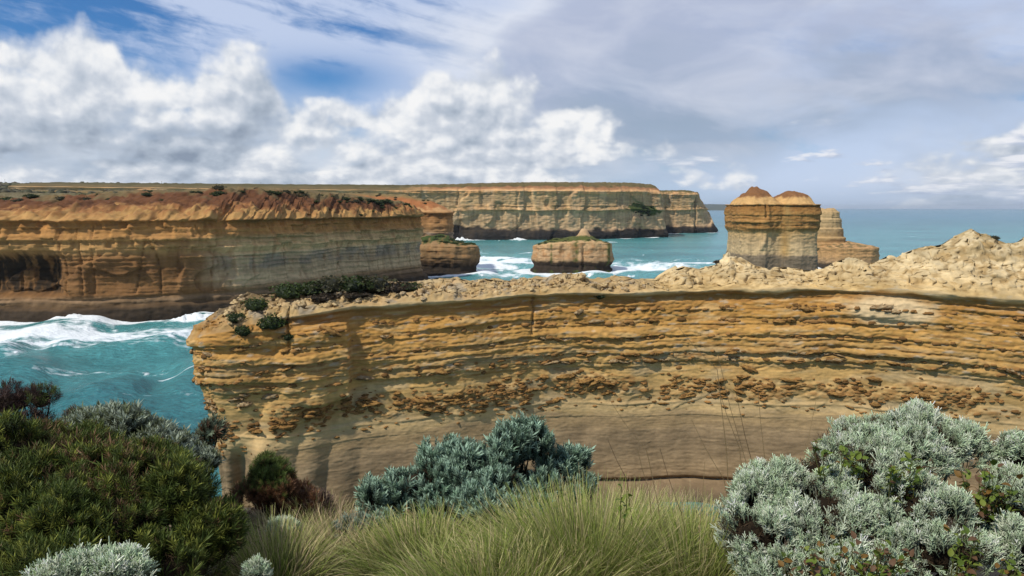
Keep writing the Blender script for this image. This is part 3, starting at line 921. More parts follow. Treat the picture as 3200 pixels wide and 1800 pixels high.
def build_mid():
    inner = lambda x, y, s: (np.clip(x, 30, 58), np.full_like(x, 562), np.interp(x, [15, 30, 45, 58, 73], [21.5, 23, 23.5, 23.5, 21.5]))
    bd = Beds(61, (1.5, 3.6))
    nz = lambda s, z, a, b, k: fbm(s / a, z / b, k, 4)
    cap_h = lambda x, y, z, t, s: z + 5.2 * np.exp(-(((x - 52) / 3.6) ** 2 + ((y - 556) / 5) ** 2) ** 1.5) + 2.4 * np.exp(-((x - 52) / 10) ** 2 - ((y - 556) / 10) ** 2)
    patches = [((.055, .078, .020), 0.95, lambda x, y, z, s, r: ss(0.05, 0.25, r + 0.35 * nz(x, y, 6, 6, 5) - 0.03) * ss(26.0, 24.5, z + nz(x, y, 3, 3, 2))),
               ((.30, .165, .075), 0.6, lambda x, y, z, s, r: ss(-0.1, 0.35, nz(s, z, 7, 5, 15)) * ss(8, 11, z) * (r == 0))]
    table = [(-4, (.02, .018, .015)), (4.5, (.035, .028, .022)), (6.6, (.06, .045, .032)), (7.6, (.26, .185, .11)), (12, (.35, .25, .15)), (18, (.37, .26, .15)), (20.5, (.40, .29, .16)), (30, (.42, .31, .19))]
    extra = lambda s, z, x, y: -2.2 * ss(1.3, 0.0, np.abs(x - 50 - 0.9 * pn(z / 4, 3))) * (y < 556) * ss(22, 12, z)
    return island('flat_topped_stack', 'squat flat-topped sea stack with grassy top and small pale knob, in foaming water', MID, 0.6, lambda x, y, s: np.interp(x, [15, 26, 45, 60, 74], [17.6, 19.6, 20.6, 20.8, 19.0]) + 0.5 * pn(s / 8, 3), 70, 50, inner,
                  [(-4, 2.0), (0.5, 1.6), (1.6, -0.4), (4, -1.2), (6.5, 0.4), (8, 0.6), (13, 0.1), (18, 0.1), (20.5, 0.5)], [(bd, 1.1, 18, 7, 21)], (2.3, 12, 1.2), table, patches, ROCK_MID, cap_h, jitter=0.4,
                  cap_profile=lambda t: t ** 0.75, extra=extra)


MID_ROOT, MID_P = build_mid()


def build_tall():
    inner = lambda x, y, s: (np.clip(x, 150, 178), np.full_like(x, 492), np.full_like(x, 48.0))

    def cap_h(x, y, z, t, s):
        wx, wy = x + 2.2 * fbm(x / 9, y / 9, 3, 3), y + 2.2 * fbm(x / 9, y / 9, 13, 3)
        d1 = 10.8 * np.maximum(0, 1 - (((wx - 153.5) / np.where(wx < 153.5, 12.5, 15.5)) ** 2 + ((wy - 491) / 23) ** 2) ** 0.72)
        d2 = 8.4 * np.maximum(0, 1 - (((wx - 176.5) / np.where(wx < 176.5, 10.5, 13.5)) ** 2 + ((wy - 491) / 23) ** 2) ** 0.9)
        return 47.2 + np.maximum(d1, d2) * (1 + 0.05 * fbm(x / 3, y / 3, 23, 3)) + 0.4 * t
    bd, fine = Beds(71, (1.4, 3.2)), Beds(73, (0.5, 1.0))
    nz = lambda s, z, a, b, k: fbm(s / a, z / b, k, 4)
    patches = [((.15, .075, .036), 0.92, lambda x, y, z, s, r: (r > 0) * ss(51.0, 53.0, z + 1.6 * nz(x, y, 5, 5, 3) + 0.5)),
               ((.42, .29, .135), 0.9, lambda x, y, z, s, r: (r > 0) * ss(52.6, 51.0, z + 1.6 * nz(x, y, 5, 5, 3) + 0.5) * ss(-0.35, 0.1, nz(x, y, 4, 4, 9))),
               ((.27, .19, .08), 0.8, lambda x, y, z, s, r: np.exp(-((x - 166.5) / 2.6) ** 2) * ss(13, 18, z) * (r == 0)),
               ((.20, .10, .035), 0.6, lambda x, y, z, s, r: ss(0.0, 0.4, nz(s, z, 7, 0.9, 12)) * ss(31, 33, z) * (r == 0))]
    table = [(-4, (.02, .018, .015)), (3, (.12, .10, .075)), (12, (.17, .145, .105)), (16.0, (.19, .16, .115)), (16.9, (.36, .29, .175)), (24, (.39, .31, .185)), (29.5, (.40, .29, .15)), (31.5, (.27, .165, .065)),
             (35, (.33, .20, .08)), (40, (.34, .205, .08)), (45, (.25, .14, .05)), (46.5, (.20, .105, .036)), (47.4, (.46, .32, .15)), (60, (.45, .30, .14))]
    extra = lambda s, z, x, y: (0.9 * ss(165.5, 167.5, x + 0.5 * pn(z / 6, 1)) * ss(31, 29, z) * (y < 480) - 1.8 * ss(1.0, 0.0, np.abs(x - 154 - 0.4 * pn(z / 5, 2))) * (y < 480) * ss(38, 40, z)
                                + 1.6 * np.exp(-((x - 153 - (z - 23) * 0.25) / 1.2) ** 2 - ((z - 22.5) / 3.2) ** 2) * (y < 480))
    return island('twin_domed_stack', 'tall square sea stack with two red-brown domes on top behind the near wall', TALL, 0.5, 47.3, 130, 60, inner,
                  [(-4, 1), (6, 0.6), (16, 0.3), (17, 0), (26, -0.5), (29.5, -0.2), (31.5, 1.0), (36, 1.6), (40, 1.6), (43, 2.0), (45.2, 1.2), (46.2, 0.6), (46.9, 1.6), (48, 1.2)],
                  [(bd, 1.1, 16, 31, 47), (fine, 0.6, 10, 31, 47), (fine, 0.15, 20, 4, 30)], (0.9, 11, 0.5), table, patches, ROCK_MID, cap_h, jitter=0.3, extra=extra)


TALL_ROOT, TALL_P = build_tall()


def build_back():
    def inner(x, y, s):
        return np.clip(x, 238, 256), np.full_like(x, 586), np.full_like(x, 20.0)

    def cap_h(x, y, z, t, s):
        return z
    bd = Beds(81, (1.5, 3.5))
    nz = lambda s, z, a, b, k: fbm(s / a, z / b, k, 4)
    patches = [((.10, .095, .045), 0.8, lambda x, y, z, s, r: (r > 0) * ss(0.1, 0.4, nz(x, y, 5, 5, 5) + 0.2))]
    table = [(-4, (.02, .018, .015)), (3, (.04, .035, .028)), (4.5, (.26, .19, .12)), (9, (.36, .24, .125)), (13, (.35, .23, .115)), (16, (.39, .255, .13)), (40, (.36, .24, .13))]
    root, P = island('slender_stack', 'pale stepped column on a flat rock shelf beside the twin-domed stack', BACKST, 0.6, 15.8, 55, 26, inner,
                     [(-4, 1), (1, 0.5), (3, -0.6), (5, 0.4), (9, 0.8), (13, 0.5), (15, 0.9), (16.5, 0.6)], [(bd, 0.7, 12, 4, 15)], (0.9, 10, 0.6), table, patches, ROCK_MID, cap_h, jitter=0.35)
    # the column that stands on the shelf
    A = np.linspace(0, 2 * pi, 120)[:, None]
    z = np.linspace(15.2, 43.4, 90)
    rad = np.interp(z, [15, 17, 18.6, 19.2, 22.5, 23.5, 29, 30, 36, 38, 41.5, 43.4], [16.5, 15.5, 16.0, 14.0, 14.2, 12.2, 12.6, 11.4, 11.2, 9.8, 9.4, 7.6])
    cx = np.interp(z, [15, 43.4], [240.5, 239])
    b2 = Beds(83, (0.9, 2.6))
    R = rad + 0.9 * b2.offset(A * 12, z, 14) + 0.5 * fbm(A * 4, z / 6, 5, 3)
    R = np.where(np.isclose(A, 2 * pi), R[0], R)
    X, Y = cx + R * np.cos(A), 588 + R * 0.8 * np.sin(A)
    Zg = np.broadcast_to(z, X.shape)
    V = np.stack([X, Y, Zg], -1)
    # rounded twin top
    rings = [V[:, -1]]
    for f in (0.8, 0.55, 0.3, 0.1, 0.0):
        q = rings[0].copy()
        q[:, 0] = 239 + (q[:, 0] - 239) * f
        q[:, 1] = 588 + (q[:, 1] - 588) * f
        q[:, 2] = 43.4 + 1.8 * np.abs(np.sin((q[:, 0] - 238.5) * 0.34)) * (f > 0.05) - 1.0 * (1 - f)
        rings.append(q)
    V = np.concatenate([V, np.stack(rings[1:], 1)], 1)
    C = zone(V[..., 2] + 0.6 * fbm(A * 4, V[..., 2] / 3, 3, 3), [(15, (.30, .19, .09)), (18, (.42, .26, .12)), (19.3, (.27, .16, .07)), (23, (.40, .27, .13)), (24, (.33, .215, .10)), (30, (.40, .28, .145)), (38, (.42, .30, .155)), (45, (.40, .27, .13))])
    me = mesh_np('column', V.reshape(-1, 3), grid_faces(V.shape[0], V.shape[1]), C.reshape(-1, 3))
    o = link('rock_column', me, ROCK_MID, root)
    o.location = (-root.location.x, -root.location.y, 0)
    return root, P


BACK_ROOT, BACK_P = build_back()


# --- the land behind the cliffs
LAND = [(-9000, 395), (-520, 400), (-209, 408), (-150, 414), (-120, 432), (-105, 450), (-108, 472), (-200, 478), (-420, 470), (-600, 520), (-420, 625), (-180, 600), (-100, 582), (-76, 580), (-95, 596), (-240, 650), (-420, 740),
        (-700, 800), (-560, 1000), (-260, 1140), (0, 1200), (200, 1300), (225, 1330), (225, 1450), (0, 1440), (-200, 1600), (-300, 9000), (-9000, 9000)]


def inside_dist(x, y, poly):
    """signed distance to a polygon, positive inside"""
    d = np.full(x.shape, 1e12)
    ins = np.zeros(x.shape, bool)
    n = len(poly)
    for i in range(n):
        (x0, y0), (x1, y1) = poly[i], poly[(i + 1) % n]
        ex, ey = x1 - x0, y1 - y0
        t = np.clip(((x - x0) * ex + (y - y0) * ey) / (ex * ex + ey * ey), 0, 1)
        d = np.minimum(d, (x - x0 - t * ex) ** 2 + (y - y0 - t * ey) ** 2)
        c = ((y0 > y) != (y1 > y)) & (x < ex * (y - y0) / (ey if ey else 1e-9) + x0)
        ins ^= c
    return np.where(ins, 1, -1) * np.sqrt(d)


def land_height(x, y):
    r = np.hypot(x, y)
    z = np.interp(r, [300, 420, 520, 650, 900, 1300, 1700, 2300, 3500, 9000], [50, 52.5, 53, 56, 63, 77, 90, 106, 128, 150])
    z = z + np.interp(np.degrees(np.arctan2(x, y)), [-45, -33, -24, -17, -10, -4, 3, 9], [0.0, -1.0, 2.5, 1.0, -2, -1, 0.5, 0]) * ss(700, 2000, r)
    return z + 1.0 * fbm(x / 60, y / 60, 4, 4) * ss(300, 600, r) + 2.5 * fbm(x / 300, y / 300, 14, 3) * ss(800, 1600, r)


def build_land():
    R = np.geomspace(330, 6000, 330)
    A = np.radians(np.linspace(-62, 14, 520))
    rr, aa = np.meshgrid(R, A, indexing='ij')
    X, Y = rr * np.sin(aa), rr * np.cos(aa)
    d = inside_dist(X, Y, LAND)
    Z = land_height(X, Y)
    Z = lerp(-8.0, Z, ss(-3, 3, d))
    n = fbm(X / 25, Y / 25, 3, 4)
    C = lerp3((.105, .098, .055), (.155, .135, .085), ss(-0.5, 0.5, n))
    C = lerp3(C, (.055, .065, .028), 0.8 * ss(0.1, 0.5, fbm(X / 60, Y / 30, 33, 4)))
    field = ss(-30.5, -31.5, np.degrees(aa) + 0.4 * n) * ss(1700, 1900, rr)
    C = lerp3(C, (.16, .24, .035), field)
    C = lerp3(C, (.26, .14, .075), 0.5 * ss(0.2, 0.5, fbm(X / 120, Y / 50, 43, 3)) * ss(-14, -6, np.degrees(aa)))
    me = mesh_np('terrain', np.stack([X, Y, Z], -1).reshape(-1, 3), grid_faces(*X.shape), C.reshape(-1, 3))
    m, t, b = new_mat('coastal_heath')
    p = geo()
    g = noise(p, 0.35, 6, 0.65)
    k = (g - 0.5) * 1.5 + 1.0
    put(b.inputs['Base Color'], mixc(1.0, attr('tint'), vec(k, k, k), 'MULTIPLY'))
    b.inputs['Roughness'].default_value = 1.0
    b.inputs['Specular IOR Level'].default_value = 0.05
    put(b.inputs['Normal'], bump(g, 1.0, 1.5))
    tag(link('terrain', me, m), kind='structure')
    # dim hills far down the coast
    x = np.linspace(3300, 5200, 160)
    h = np.interp(x, [3300, 3500, 3700, 4200, 4700, 4900, 5050, 5200], [140, 150, 150, 140, 118, 90, 40, 0]) + 6 * fbm(x / 300, 0 * x, 2, 3)
    q = np.linspace(0, 1, 14)[:, None]
    X = np.broadcast_to(x, (14, 160))
    Y = 14500 + 900 * q + 200 * fbm(X / 500, q * 2, 4, 3)
    Z = -2 + np.maximum(h, 0) * np.sin(np.clip(q * 1.15, 0, 1) * pi * 0.5) ** 0.8 * (1 - 0.2 * q)
    C = np.broadcast_to(np.array((.06, .07, .05)), X.shape + (3,))
    tag(link('hills', mesh_np('hills', np.stack([X, Y, Z], -1).reshape(-1, 3), grid_faces(14, 160), C.reshape(-1, 3)), ROCK_FAR), kind='structure')


build_land()

# ------------------------------------------------------------------ the headland under the camera
def ground_z(x, y):
    x, y = np.asarray(x, float), np.asarray(y, float)
    edge = 6.7 + 0.35 * pn(x / 2.5, 1.3) + 0.25 * pn(x / 0.9, 4.3)
    z = 43.3 - 0.155 * y + 0.10 * fbm(x / 1.7, y / 1.7, 2, 3)
    d = np.maximum(y - edge, 0)
    return z - np.minimum(1.6 * d ** 1.7, 30) - np.maximum(d - 4, 0) * 2.5


def build_ground():
    x = np.concatenate([np.linspace(-90, -7, 60)[:-1], np.linspace(-7, 7, 170), np.linspace(7, 90, 60)[1:]])
    y = np.concatenate([np.linspace(-60, 1, 40)[:-1], np.linspace(1, 9, 110), np.linspace(9, 16.5, 40)[1:]])
    Y, X = np.meshgrid(y, x, indexing='ij')
    Z = ground_z(X, Y)
    n = fbm(X / 0.8, Y / 0.8, 5, 4)
    C = lerp3((.060, .046, .028), (.14, .105, .06), ss(-0.5, 0.6, n))
    C = lerp3(C, (.28, .19, .09), ss(0.4, 1.6, 42.0 - Z))
    me = mesh_np('ground', np.stack([X, Y, Z], -1).reshape(-1, 3), grid_faces(*X.shape), C.reshape(-1, 3))
    m, t, b = new_mat('sandy_soil')
    p = geo()
    g = noise(p, 14.0, 6, 0.65)
    k = (g - 0.5) * 1.2 + 1.0
    put(b.inputs['Base Color'], mixc(1.0, attr('tint'), vec(k, k, k), 'MULTIPLY'))
    b.inputs['Roughness'].default_value = 1.0
    put(b.inputs['Normal'], bump(g, 0.8, 0.03))
    tag(link('ground', me, m), kind='structure')


build_ground()


def leaf_material(name, trans=0.25, rough=0.6, spec=0.25):
    m, t, b = new_mat(name)
    c = attr('tint')
    put(b.inputs['Base Color'], c)
    b.inputs['Roughness'].default_value = rough
    b.inputs['Specular IOR Level'].default_value = spec
    tr = node('ShaderNodeBsdfTranslucent')
    put(tr.inputs['Color'], c)
    mx = node('ShaderNodeMixShader')
    mx.inputs[0].default_value = trans
    t.links.new(b.outputs[0], mx.inputs[1])
    t.links.new(tr.outputs[0], mx.inputs[2])
    t.links.new(mx.outputs[0], t.nodes['Material Output'].inputs['Surface'])
    return m


LEAF = leaf_material('leaf')
FELT = leaf_material('felted_leaf', 0.12, 0.9, 0.05)
DRY = leaf_material('dry_grass', 0.3, 0.6, 0.2)
BARK = leaf_material('bark', 0.0, 0.9, 0.1)


# ---- sprigs: small pieces of plant, unit length along z; arrays of vertices, quads and height along the sprig
def leaf_quad(base, d, side, length, width):
    base, d, side = (np.asarray(v, float) for v in (base, d, side))
    return [base, base + d * length * 0.45 + side * width * 0.5, base + d * length, base + d * length * 0.45 - side * width * 0.5]


def sprig_leaves(seed, n, length, width, spread, lo=0.1, stem=0.012, tip_close=0.5):
    r = np.random.default_rng(seed)
    V, F, T = [], [], []
    for i in range(n):
        h = lo + (1 - lo) * (i / (n - 1))
        a = i * 2.399 + r.uniform(-.3, .3)
        up = 1 - spread * (1 - tip_close * h) * r.uniform(0.7, 1.2)
        out = np.array([cos(a), sin(a), 0.0])
        d = out * math.sqrt(max(0, 1 - up * up)) + np.array([0, 0, up])
        side = np.array([-sin(a), cos(a), 0])
        L = length * r.uniform(0.75, 1.15)
        F.append([len(V) + k for k in range(4)])
        V += leaf_quad(np.array([0, 0, h * (1 - length * 0.6)]) + out * stem, d, side, L, width * r.uniform(0.8, 1.2))
        T += [h * 0.85, h, min(1, h + 0.15), h]
    k = len(V)
    for j in range(3):
        a, b = j * 2.09, (j + 1) * 2.09
        F.append([len(V) + q for q in range(4)])
        V += [np.array([cos(a) * stem, sin(a) * stem, -0.3]), np.array([cos(b) * stem, sin(b) * stem, -0.3]), np.array([cos(b) * stem * .5, sin(b) * stem * .5, 0.9]), np.array([cos(a) * stem * .5, sin(a) * stem * .5, 0.9])]
        T += [0, 0, 0.3, 0.3]
    return np.array(V), np.array(F), np.array(T)


def tri_tube(V, F, T, a, b, ra, rb, ta, tb):
    a, b = np.asarray(a, float), np.asarray(b, float)
    d = b - a
    d = d / np.linalg.norm(d)
    u = np.cross(d, [0.3, 0.5, 0.81])
    u /= np.linalg.norm(u)
    w = np.cross(d, u)
    k = len(V)
    for p, rr, t in ((a, ra, ta), (b, rb, tb)):
        for j in range(3):
            V.append(p + rr * (u * cos(j * 2.0944) + w * sin(j * 2.0944)))
            T.append(t)
    for j in range(3):
        F.append([k + j, k + (j + 1) % 3, k + 3 + (j + 1) % 3, k + 3 + j])


def sprig_twigs(seed, n, thick):
    r = np.random.default_rng(seed)
    V, F, T = [], [], []
    bend = r.uniform(-.12, .12, 2)
    P = lambda h: np.array([bend[0] * h * h, bend[1] * h * h, h])
    tri_tube(V, F, T, P(-0.3), P(0.45), thick, thick, 0, 0.5)
    tri_tube(V, F, T, P(0.45), P(1.0), thick, thick * 0.6, 0.5, 1.0)
    for i in range(n):
        h = 0.1 + 0.72 * i / n
        a = i * 2.4 + r.uniform(-.5, .5)
        L = r.uniform(0.25, 0.5) * (1.1 - 0.5 * h)
        d = np.array([cos(a) * 0.62, sin(a) * 0.62, 0.8])
        q = P(h) + d * L
        tri_tube(V, F, T, P(h), q, thick * 0.85, thick * 0.6, h, min(1, h + L))
        if L > 0.3:
            d2 = np.array([cos(a + 1.2) * 0.5, sin(a + 1.2) * 0.5, 0.9])
            m = P(h) + d * L * 0.5
            tri_tube(V, F, T, m, m + d2 * L * 0.5, thick * 0.8, thick * 0.6, h + L * .4, min(1, h + L * .8))
    return np.array(V), np.array(F), np.array(T)


def frames(D, spin):
    D = D / np.linalg.norm(D, axis=1)[:, None]
    ref = np.where(np.abs(D[:, 2:3]) > 0.9, np.array([[1.0, 0, 0]]), np.array([[0, 0, 1.0]]))
    U = np.cross(ref, D)
    U /= np.linalg.norm(U, axis=1)[:, None]
    W = np.cross(D, U)
    c, s = np.cos(spin)[:, None], np.sin(spin)[:, None]
    return U * c + W * s, W * c - U * s, D


def scatter(sprigs, pos, direc, size, col_lo, col_hi, seed):
    """joined mesh arrays of many sprigs; colour runs from col_lo (foot) to col_hi (tip) of each sprig"""
    r = np.random.default_rng(seed)
    which = r.integers(0, len(sprigs), len(pos))
    VV, FF, CC, base = [], [], [], 0
    for k, (V, F, T) in enumerate(sprigs):
        i = np.flatnonzero(which == k)
        if not len(i):
            continue
        U, W, D = frames(direc[i], r.uniform(0, 6.28, len(i)))
        P = pos[i, None, :] + size[i, None, None] * (V[None, :, 0:1] * U[:, None] + V[None, :, 1:2] * W[:, None] + V[None, :, 2:3] * D[:, None])
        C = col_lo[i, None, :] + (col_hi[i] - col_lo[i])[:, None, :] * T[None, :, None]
        f = (F[None] + (base + np.arange(len(i)) * len(V))[:, None, None])
        VV.append(P.reshape(-1, 3)); CC.append(C.reshape(-1, 3)); FF.append(f.reshape(-1, F.shape[1]))
        base += len(i) * len(V)
    return np.vstack(VV), np.vstack(FF), np.vstack(CC)


def crown_points(lumps, n, seed, depth=(0.8, 1.05), low=-0.35, lumpy=0.25, freq=6.0):
    """points spread over the outside of a crown made of ellipsoid lumps, with outward directions"""
    r = np.random.default_rng(seed)
    L = np.array(lumps, float)
    area = (L[:, 3] * L[:, 4] + L[:, 3] * L[:, 5] + L[:, 4] * L[:, 5])
    k = r.choice(len(L), n * 2, p=area / area.sum())
    d = r.normal(size=(n * 2, 3))
    d /= np.linalg.norm(d, axis=1)[:, None]
    d[:, 2] = np.where(d[:, 2] < low, -d[:, 2], d[:, 2])
    rad = L[k, 3:6]
    f = r.uniform(*depth, n * 2) + lumpy * pn(*( (L[k, :3] + d * rad) * freq).T)
    p = L[k, :3] + d * rad * f[:, None]
    keep = np.ones(n * 2, bool)
    for j in range(len(L)):
        q = np.linalg.norm((p - L[j, :3]) / L[j, 3:6], axis=1)
        keep &= (k == j) | (q > 0.86)
    i = np.flatnonzero(keep)[:n]
    nn = d[i] / rad[i]
    nn /= np.linalg.norm(nn, axis=1)[:, None]
    return p[i], nn, k[i]


def clumps(lumps, sub, seed, lo=0.34, hi=0.52):
    """break each lump of a crown into smaller tufts sitting on its surface"""
    r = np.random.default_rng(seed + 500)
    out = []
    for cx, cy, cz, rx, ry, rz in lumps:
        for i in range(sub):
            d = r.normal(size=3)
            d /= np.linalg.norm(d)
            d[2] = abs(d[2]) - 0.15
            d[1] -= 0.2
            f, k = r.uniform(0.5, 0.86), r.uniform(lo, hi)
            m = (rx + ry + rz) / 3
            out.append((cx + d[0] * rx * f, cy + d[1] * ry * f, cz + d[2] * rz * f, (0.5 * rx + 0.5 * m) * k, (0.5 * ry + 0.5 * m) * k, (0.5 * rz + 0.5 * m) * k * 1.15))
    return out


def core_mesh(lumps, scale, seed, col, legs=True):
    """dark solid core standing in for the shade inside a bush, plus stems down to the ground"""
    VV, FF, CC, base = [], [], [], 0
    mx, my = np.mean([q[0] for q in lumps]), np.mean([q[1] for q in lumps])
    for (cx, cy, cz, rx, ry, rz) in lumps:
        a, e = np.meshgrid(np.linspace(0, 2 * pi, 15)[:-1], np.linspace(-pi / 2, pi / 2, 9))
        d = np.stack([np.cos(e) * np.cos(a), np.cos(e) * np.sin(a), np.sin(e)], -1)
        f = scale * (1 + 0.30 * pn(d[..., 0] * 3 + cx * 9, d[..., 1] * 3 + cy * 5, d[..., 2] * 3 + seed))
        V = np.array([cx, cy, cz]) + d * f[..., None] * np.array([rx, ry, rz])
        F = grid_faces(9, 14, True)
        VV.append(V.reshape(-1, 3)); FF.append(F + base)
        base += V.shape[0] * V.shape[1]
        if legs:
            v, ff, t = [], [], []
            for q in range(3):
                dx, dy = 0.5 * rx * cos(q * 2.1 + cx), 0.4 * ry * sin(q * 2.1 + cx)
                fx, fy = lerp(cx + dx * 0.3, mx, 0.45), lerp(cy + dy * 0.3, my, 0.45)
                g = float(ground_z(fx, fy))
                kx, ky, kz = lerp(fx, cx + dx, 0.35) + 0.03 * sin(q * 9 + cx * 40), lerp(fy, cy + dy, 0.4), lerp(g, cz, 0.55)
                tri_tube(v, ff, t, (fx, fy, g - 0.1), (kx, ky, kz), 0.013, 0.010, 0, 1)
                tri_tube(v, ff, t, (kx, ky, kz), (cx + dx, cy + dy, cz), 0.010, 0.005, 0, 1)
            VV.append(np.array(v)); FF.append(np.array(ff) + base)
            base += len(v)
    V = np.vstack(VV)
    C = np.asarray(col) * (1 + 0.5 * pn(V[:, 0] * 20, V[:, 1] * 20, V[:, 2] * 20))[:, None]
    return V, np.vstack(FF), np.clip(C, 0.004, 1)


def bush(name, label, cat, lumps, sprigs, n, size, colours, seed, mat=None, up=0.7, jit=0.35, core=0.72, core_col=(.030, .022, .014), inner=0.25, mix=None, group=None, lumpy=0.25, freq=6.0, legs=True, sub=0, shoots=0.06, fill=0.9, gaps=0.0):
    """colours: list of (foot colour, tip colour, weight); mix(p) may return weights by place"""
    r = np.random.default_rng(seed)
    L = np.array(lumps, float)
    bx, by = L[:, 0].mean(), L[:, 1].mean()
    root = thing(name, label, cat, (bx, by, float(ground_z(bx, by))), group)
    tufts = clumps(lumps, sub, seed) + [(a, b, c, d * fill, e * fill, f * fill) for a, b, c, d, e, f in lumps] if sub else lumps
    p, nn, k = crown_points(tufts, n, seed, lumpy=lumpy, freq=freq)
    if inner:
        p2, n2, _ = crown_points(lumps, int(n * inner), seed + 1, depth=(0.55, 0.85), lumpy=lumpy, freq=freq)
        p, nn = np.vstack([p, p2]), np.vstack([nn, n2])
    if gaps:                                              # bare places where the dark core shows
        keep = pn(p[:, 0] * 4.2, p[:, 1] * 4.2, p[:, 2] * 4.2 + seed) + 0.4 * pn(p[:, 0] * 10, p[:, 1] * 10, p[:, 2] * 10) > -1.0 + gaps
        p, nn = p[keep], nn[keep]
    D = nn + np.array([0, 0, up]) + r.normal(size=p.shape) * jit
    D /= np.linalg.norm(D, axis=1)[:, None]
    S = r.uniform(*size, len(p)) * np.where(r.random(len(p)) < shoots, 1.7, 1.0)
    W = np.array([c[2] for c in colours], float)
    W = np.tile(W / W.sum(), (len(p), 1))
    if mix is not None:
        W = mix(p, W)
        W = W / W.sum(1)[:, None]
    ci = (np.cumsum(W, 1) < r.random(len(p))[:, None]).sum(1).clip(0, len(colours) - 1)
    lo = np.array([c[0] for c in colours])[ci]
    hi = np.array([c[1] for c in colours])[ci]
    v = (1 + 0.22 * r.normal(size=len(p))).clip(0.5, 1.6)[:, None] * (1 + 0.2 * pn(p[:, 0] * 5, p[:, 1] * 5, p[:, 2] * 5))[:, None]
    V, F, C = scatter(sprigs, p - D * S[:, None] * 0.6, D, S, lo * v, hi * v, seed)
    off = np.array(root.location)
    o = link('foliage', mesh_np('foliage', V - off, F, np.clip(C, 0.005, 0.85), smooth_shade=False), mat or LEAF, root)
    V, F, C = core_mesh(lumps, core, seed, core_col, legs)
    if gaps:                                              # dead twigs over the dark core
        p, nn, _ = crown_points(lumps, int(n * 0.16), seed + 3, depth=(core, core + 0.14), lumpy=0.3)
        D = nn + np.array([0, 0, 0.3]) + r.normal(size=p.shape) * 0.6
        br = r.uniform(0.5, 1.5, (len(p), 1))
        V2, F2, C2 = scatter(DEAD, p - D * 0.02, D, r.uniform(0.05, 0.11, len(p)), np.array((.030, .020, .012)) * br, np.array((.10, .066, .038)) * br, seed + 4)
        V, F, C = np.vstack([V, V2]), np.vstack([F, F2 + len(V)]), np.vstack([C, C2])
    link('branches_shade_core', mesh_np('branches_shade_core', V - off, F, C), BARK, root)  # stems and twigs, with the dark core put in for inner shade
    return root


NEEDLE = [sprig_leaves(100 + i, 22, 0.42, 0.046, 0.40) for i in range(4)]
BLUNT = [sprig_leaves(120 + i, 30, 0.30, 0.075, 0.45, lo=0.0) for i in range(4)]
TWIG = [sprig_twigs(140 + i, 8, 0.030) for i in range(5)]
DEAD = [sprig_twigs(160 + i, 7, 0.014) for i in range(3)]

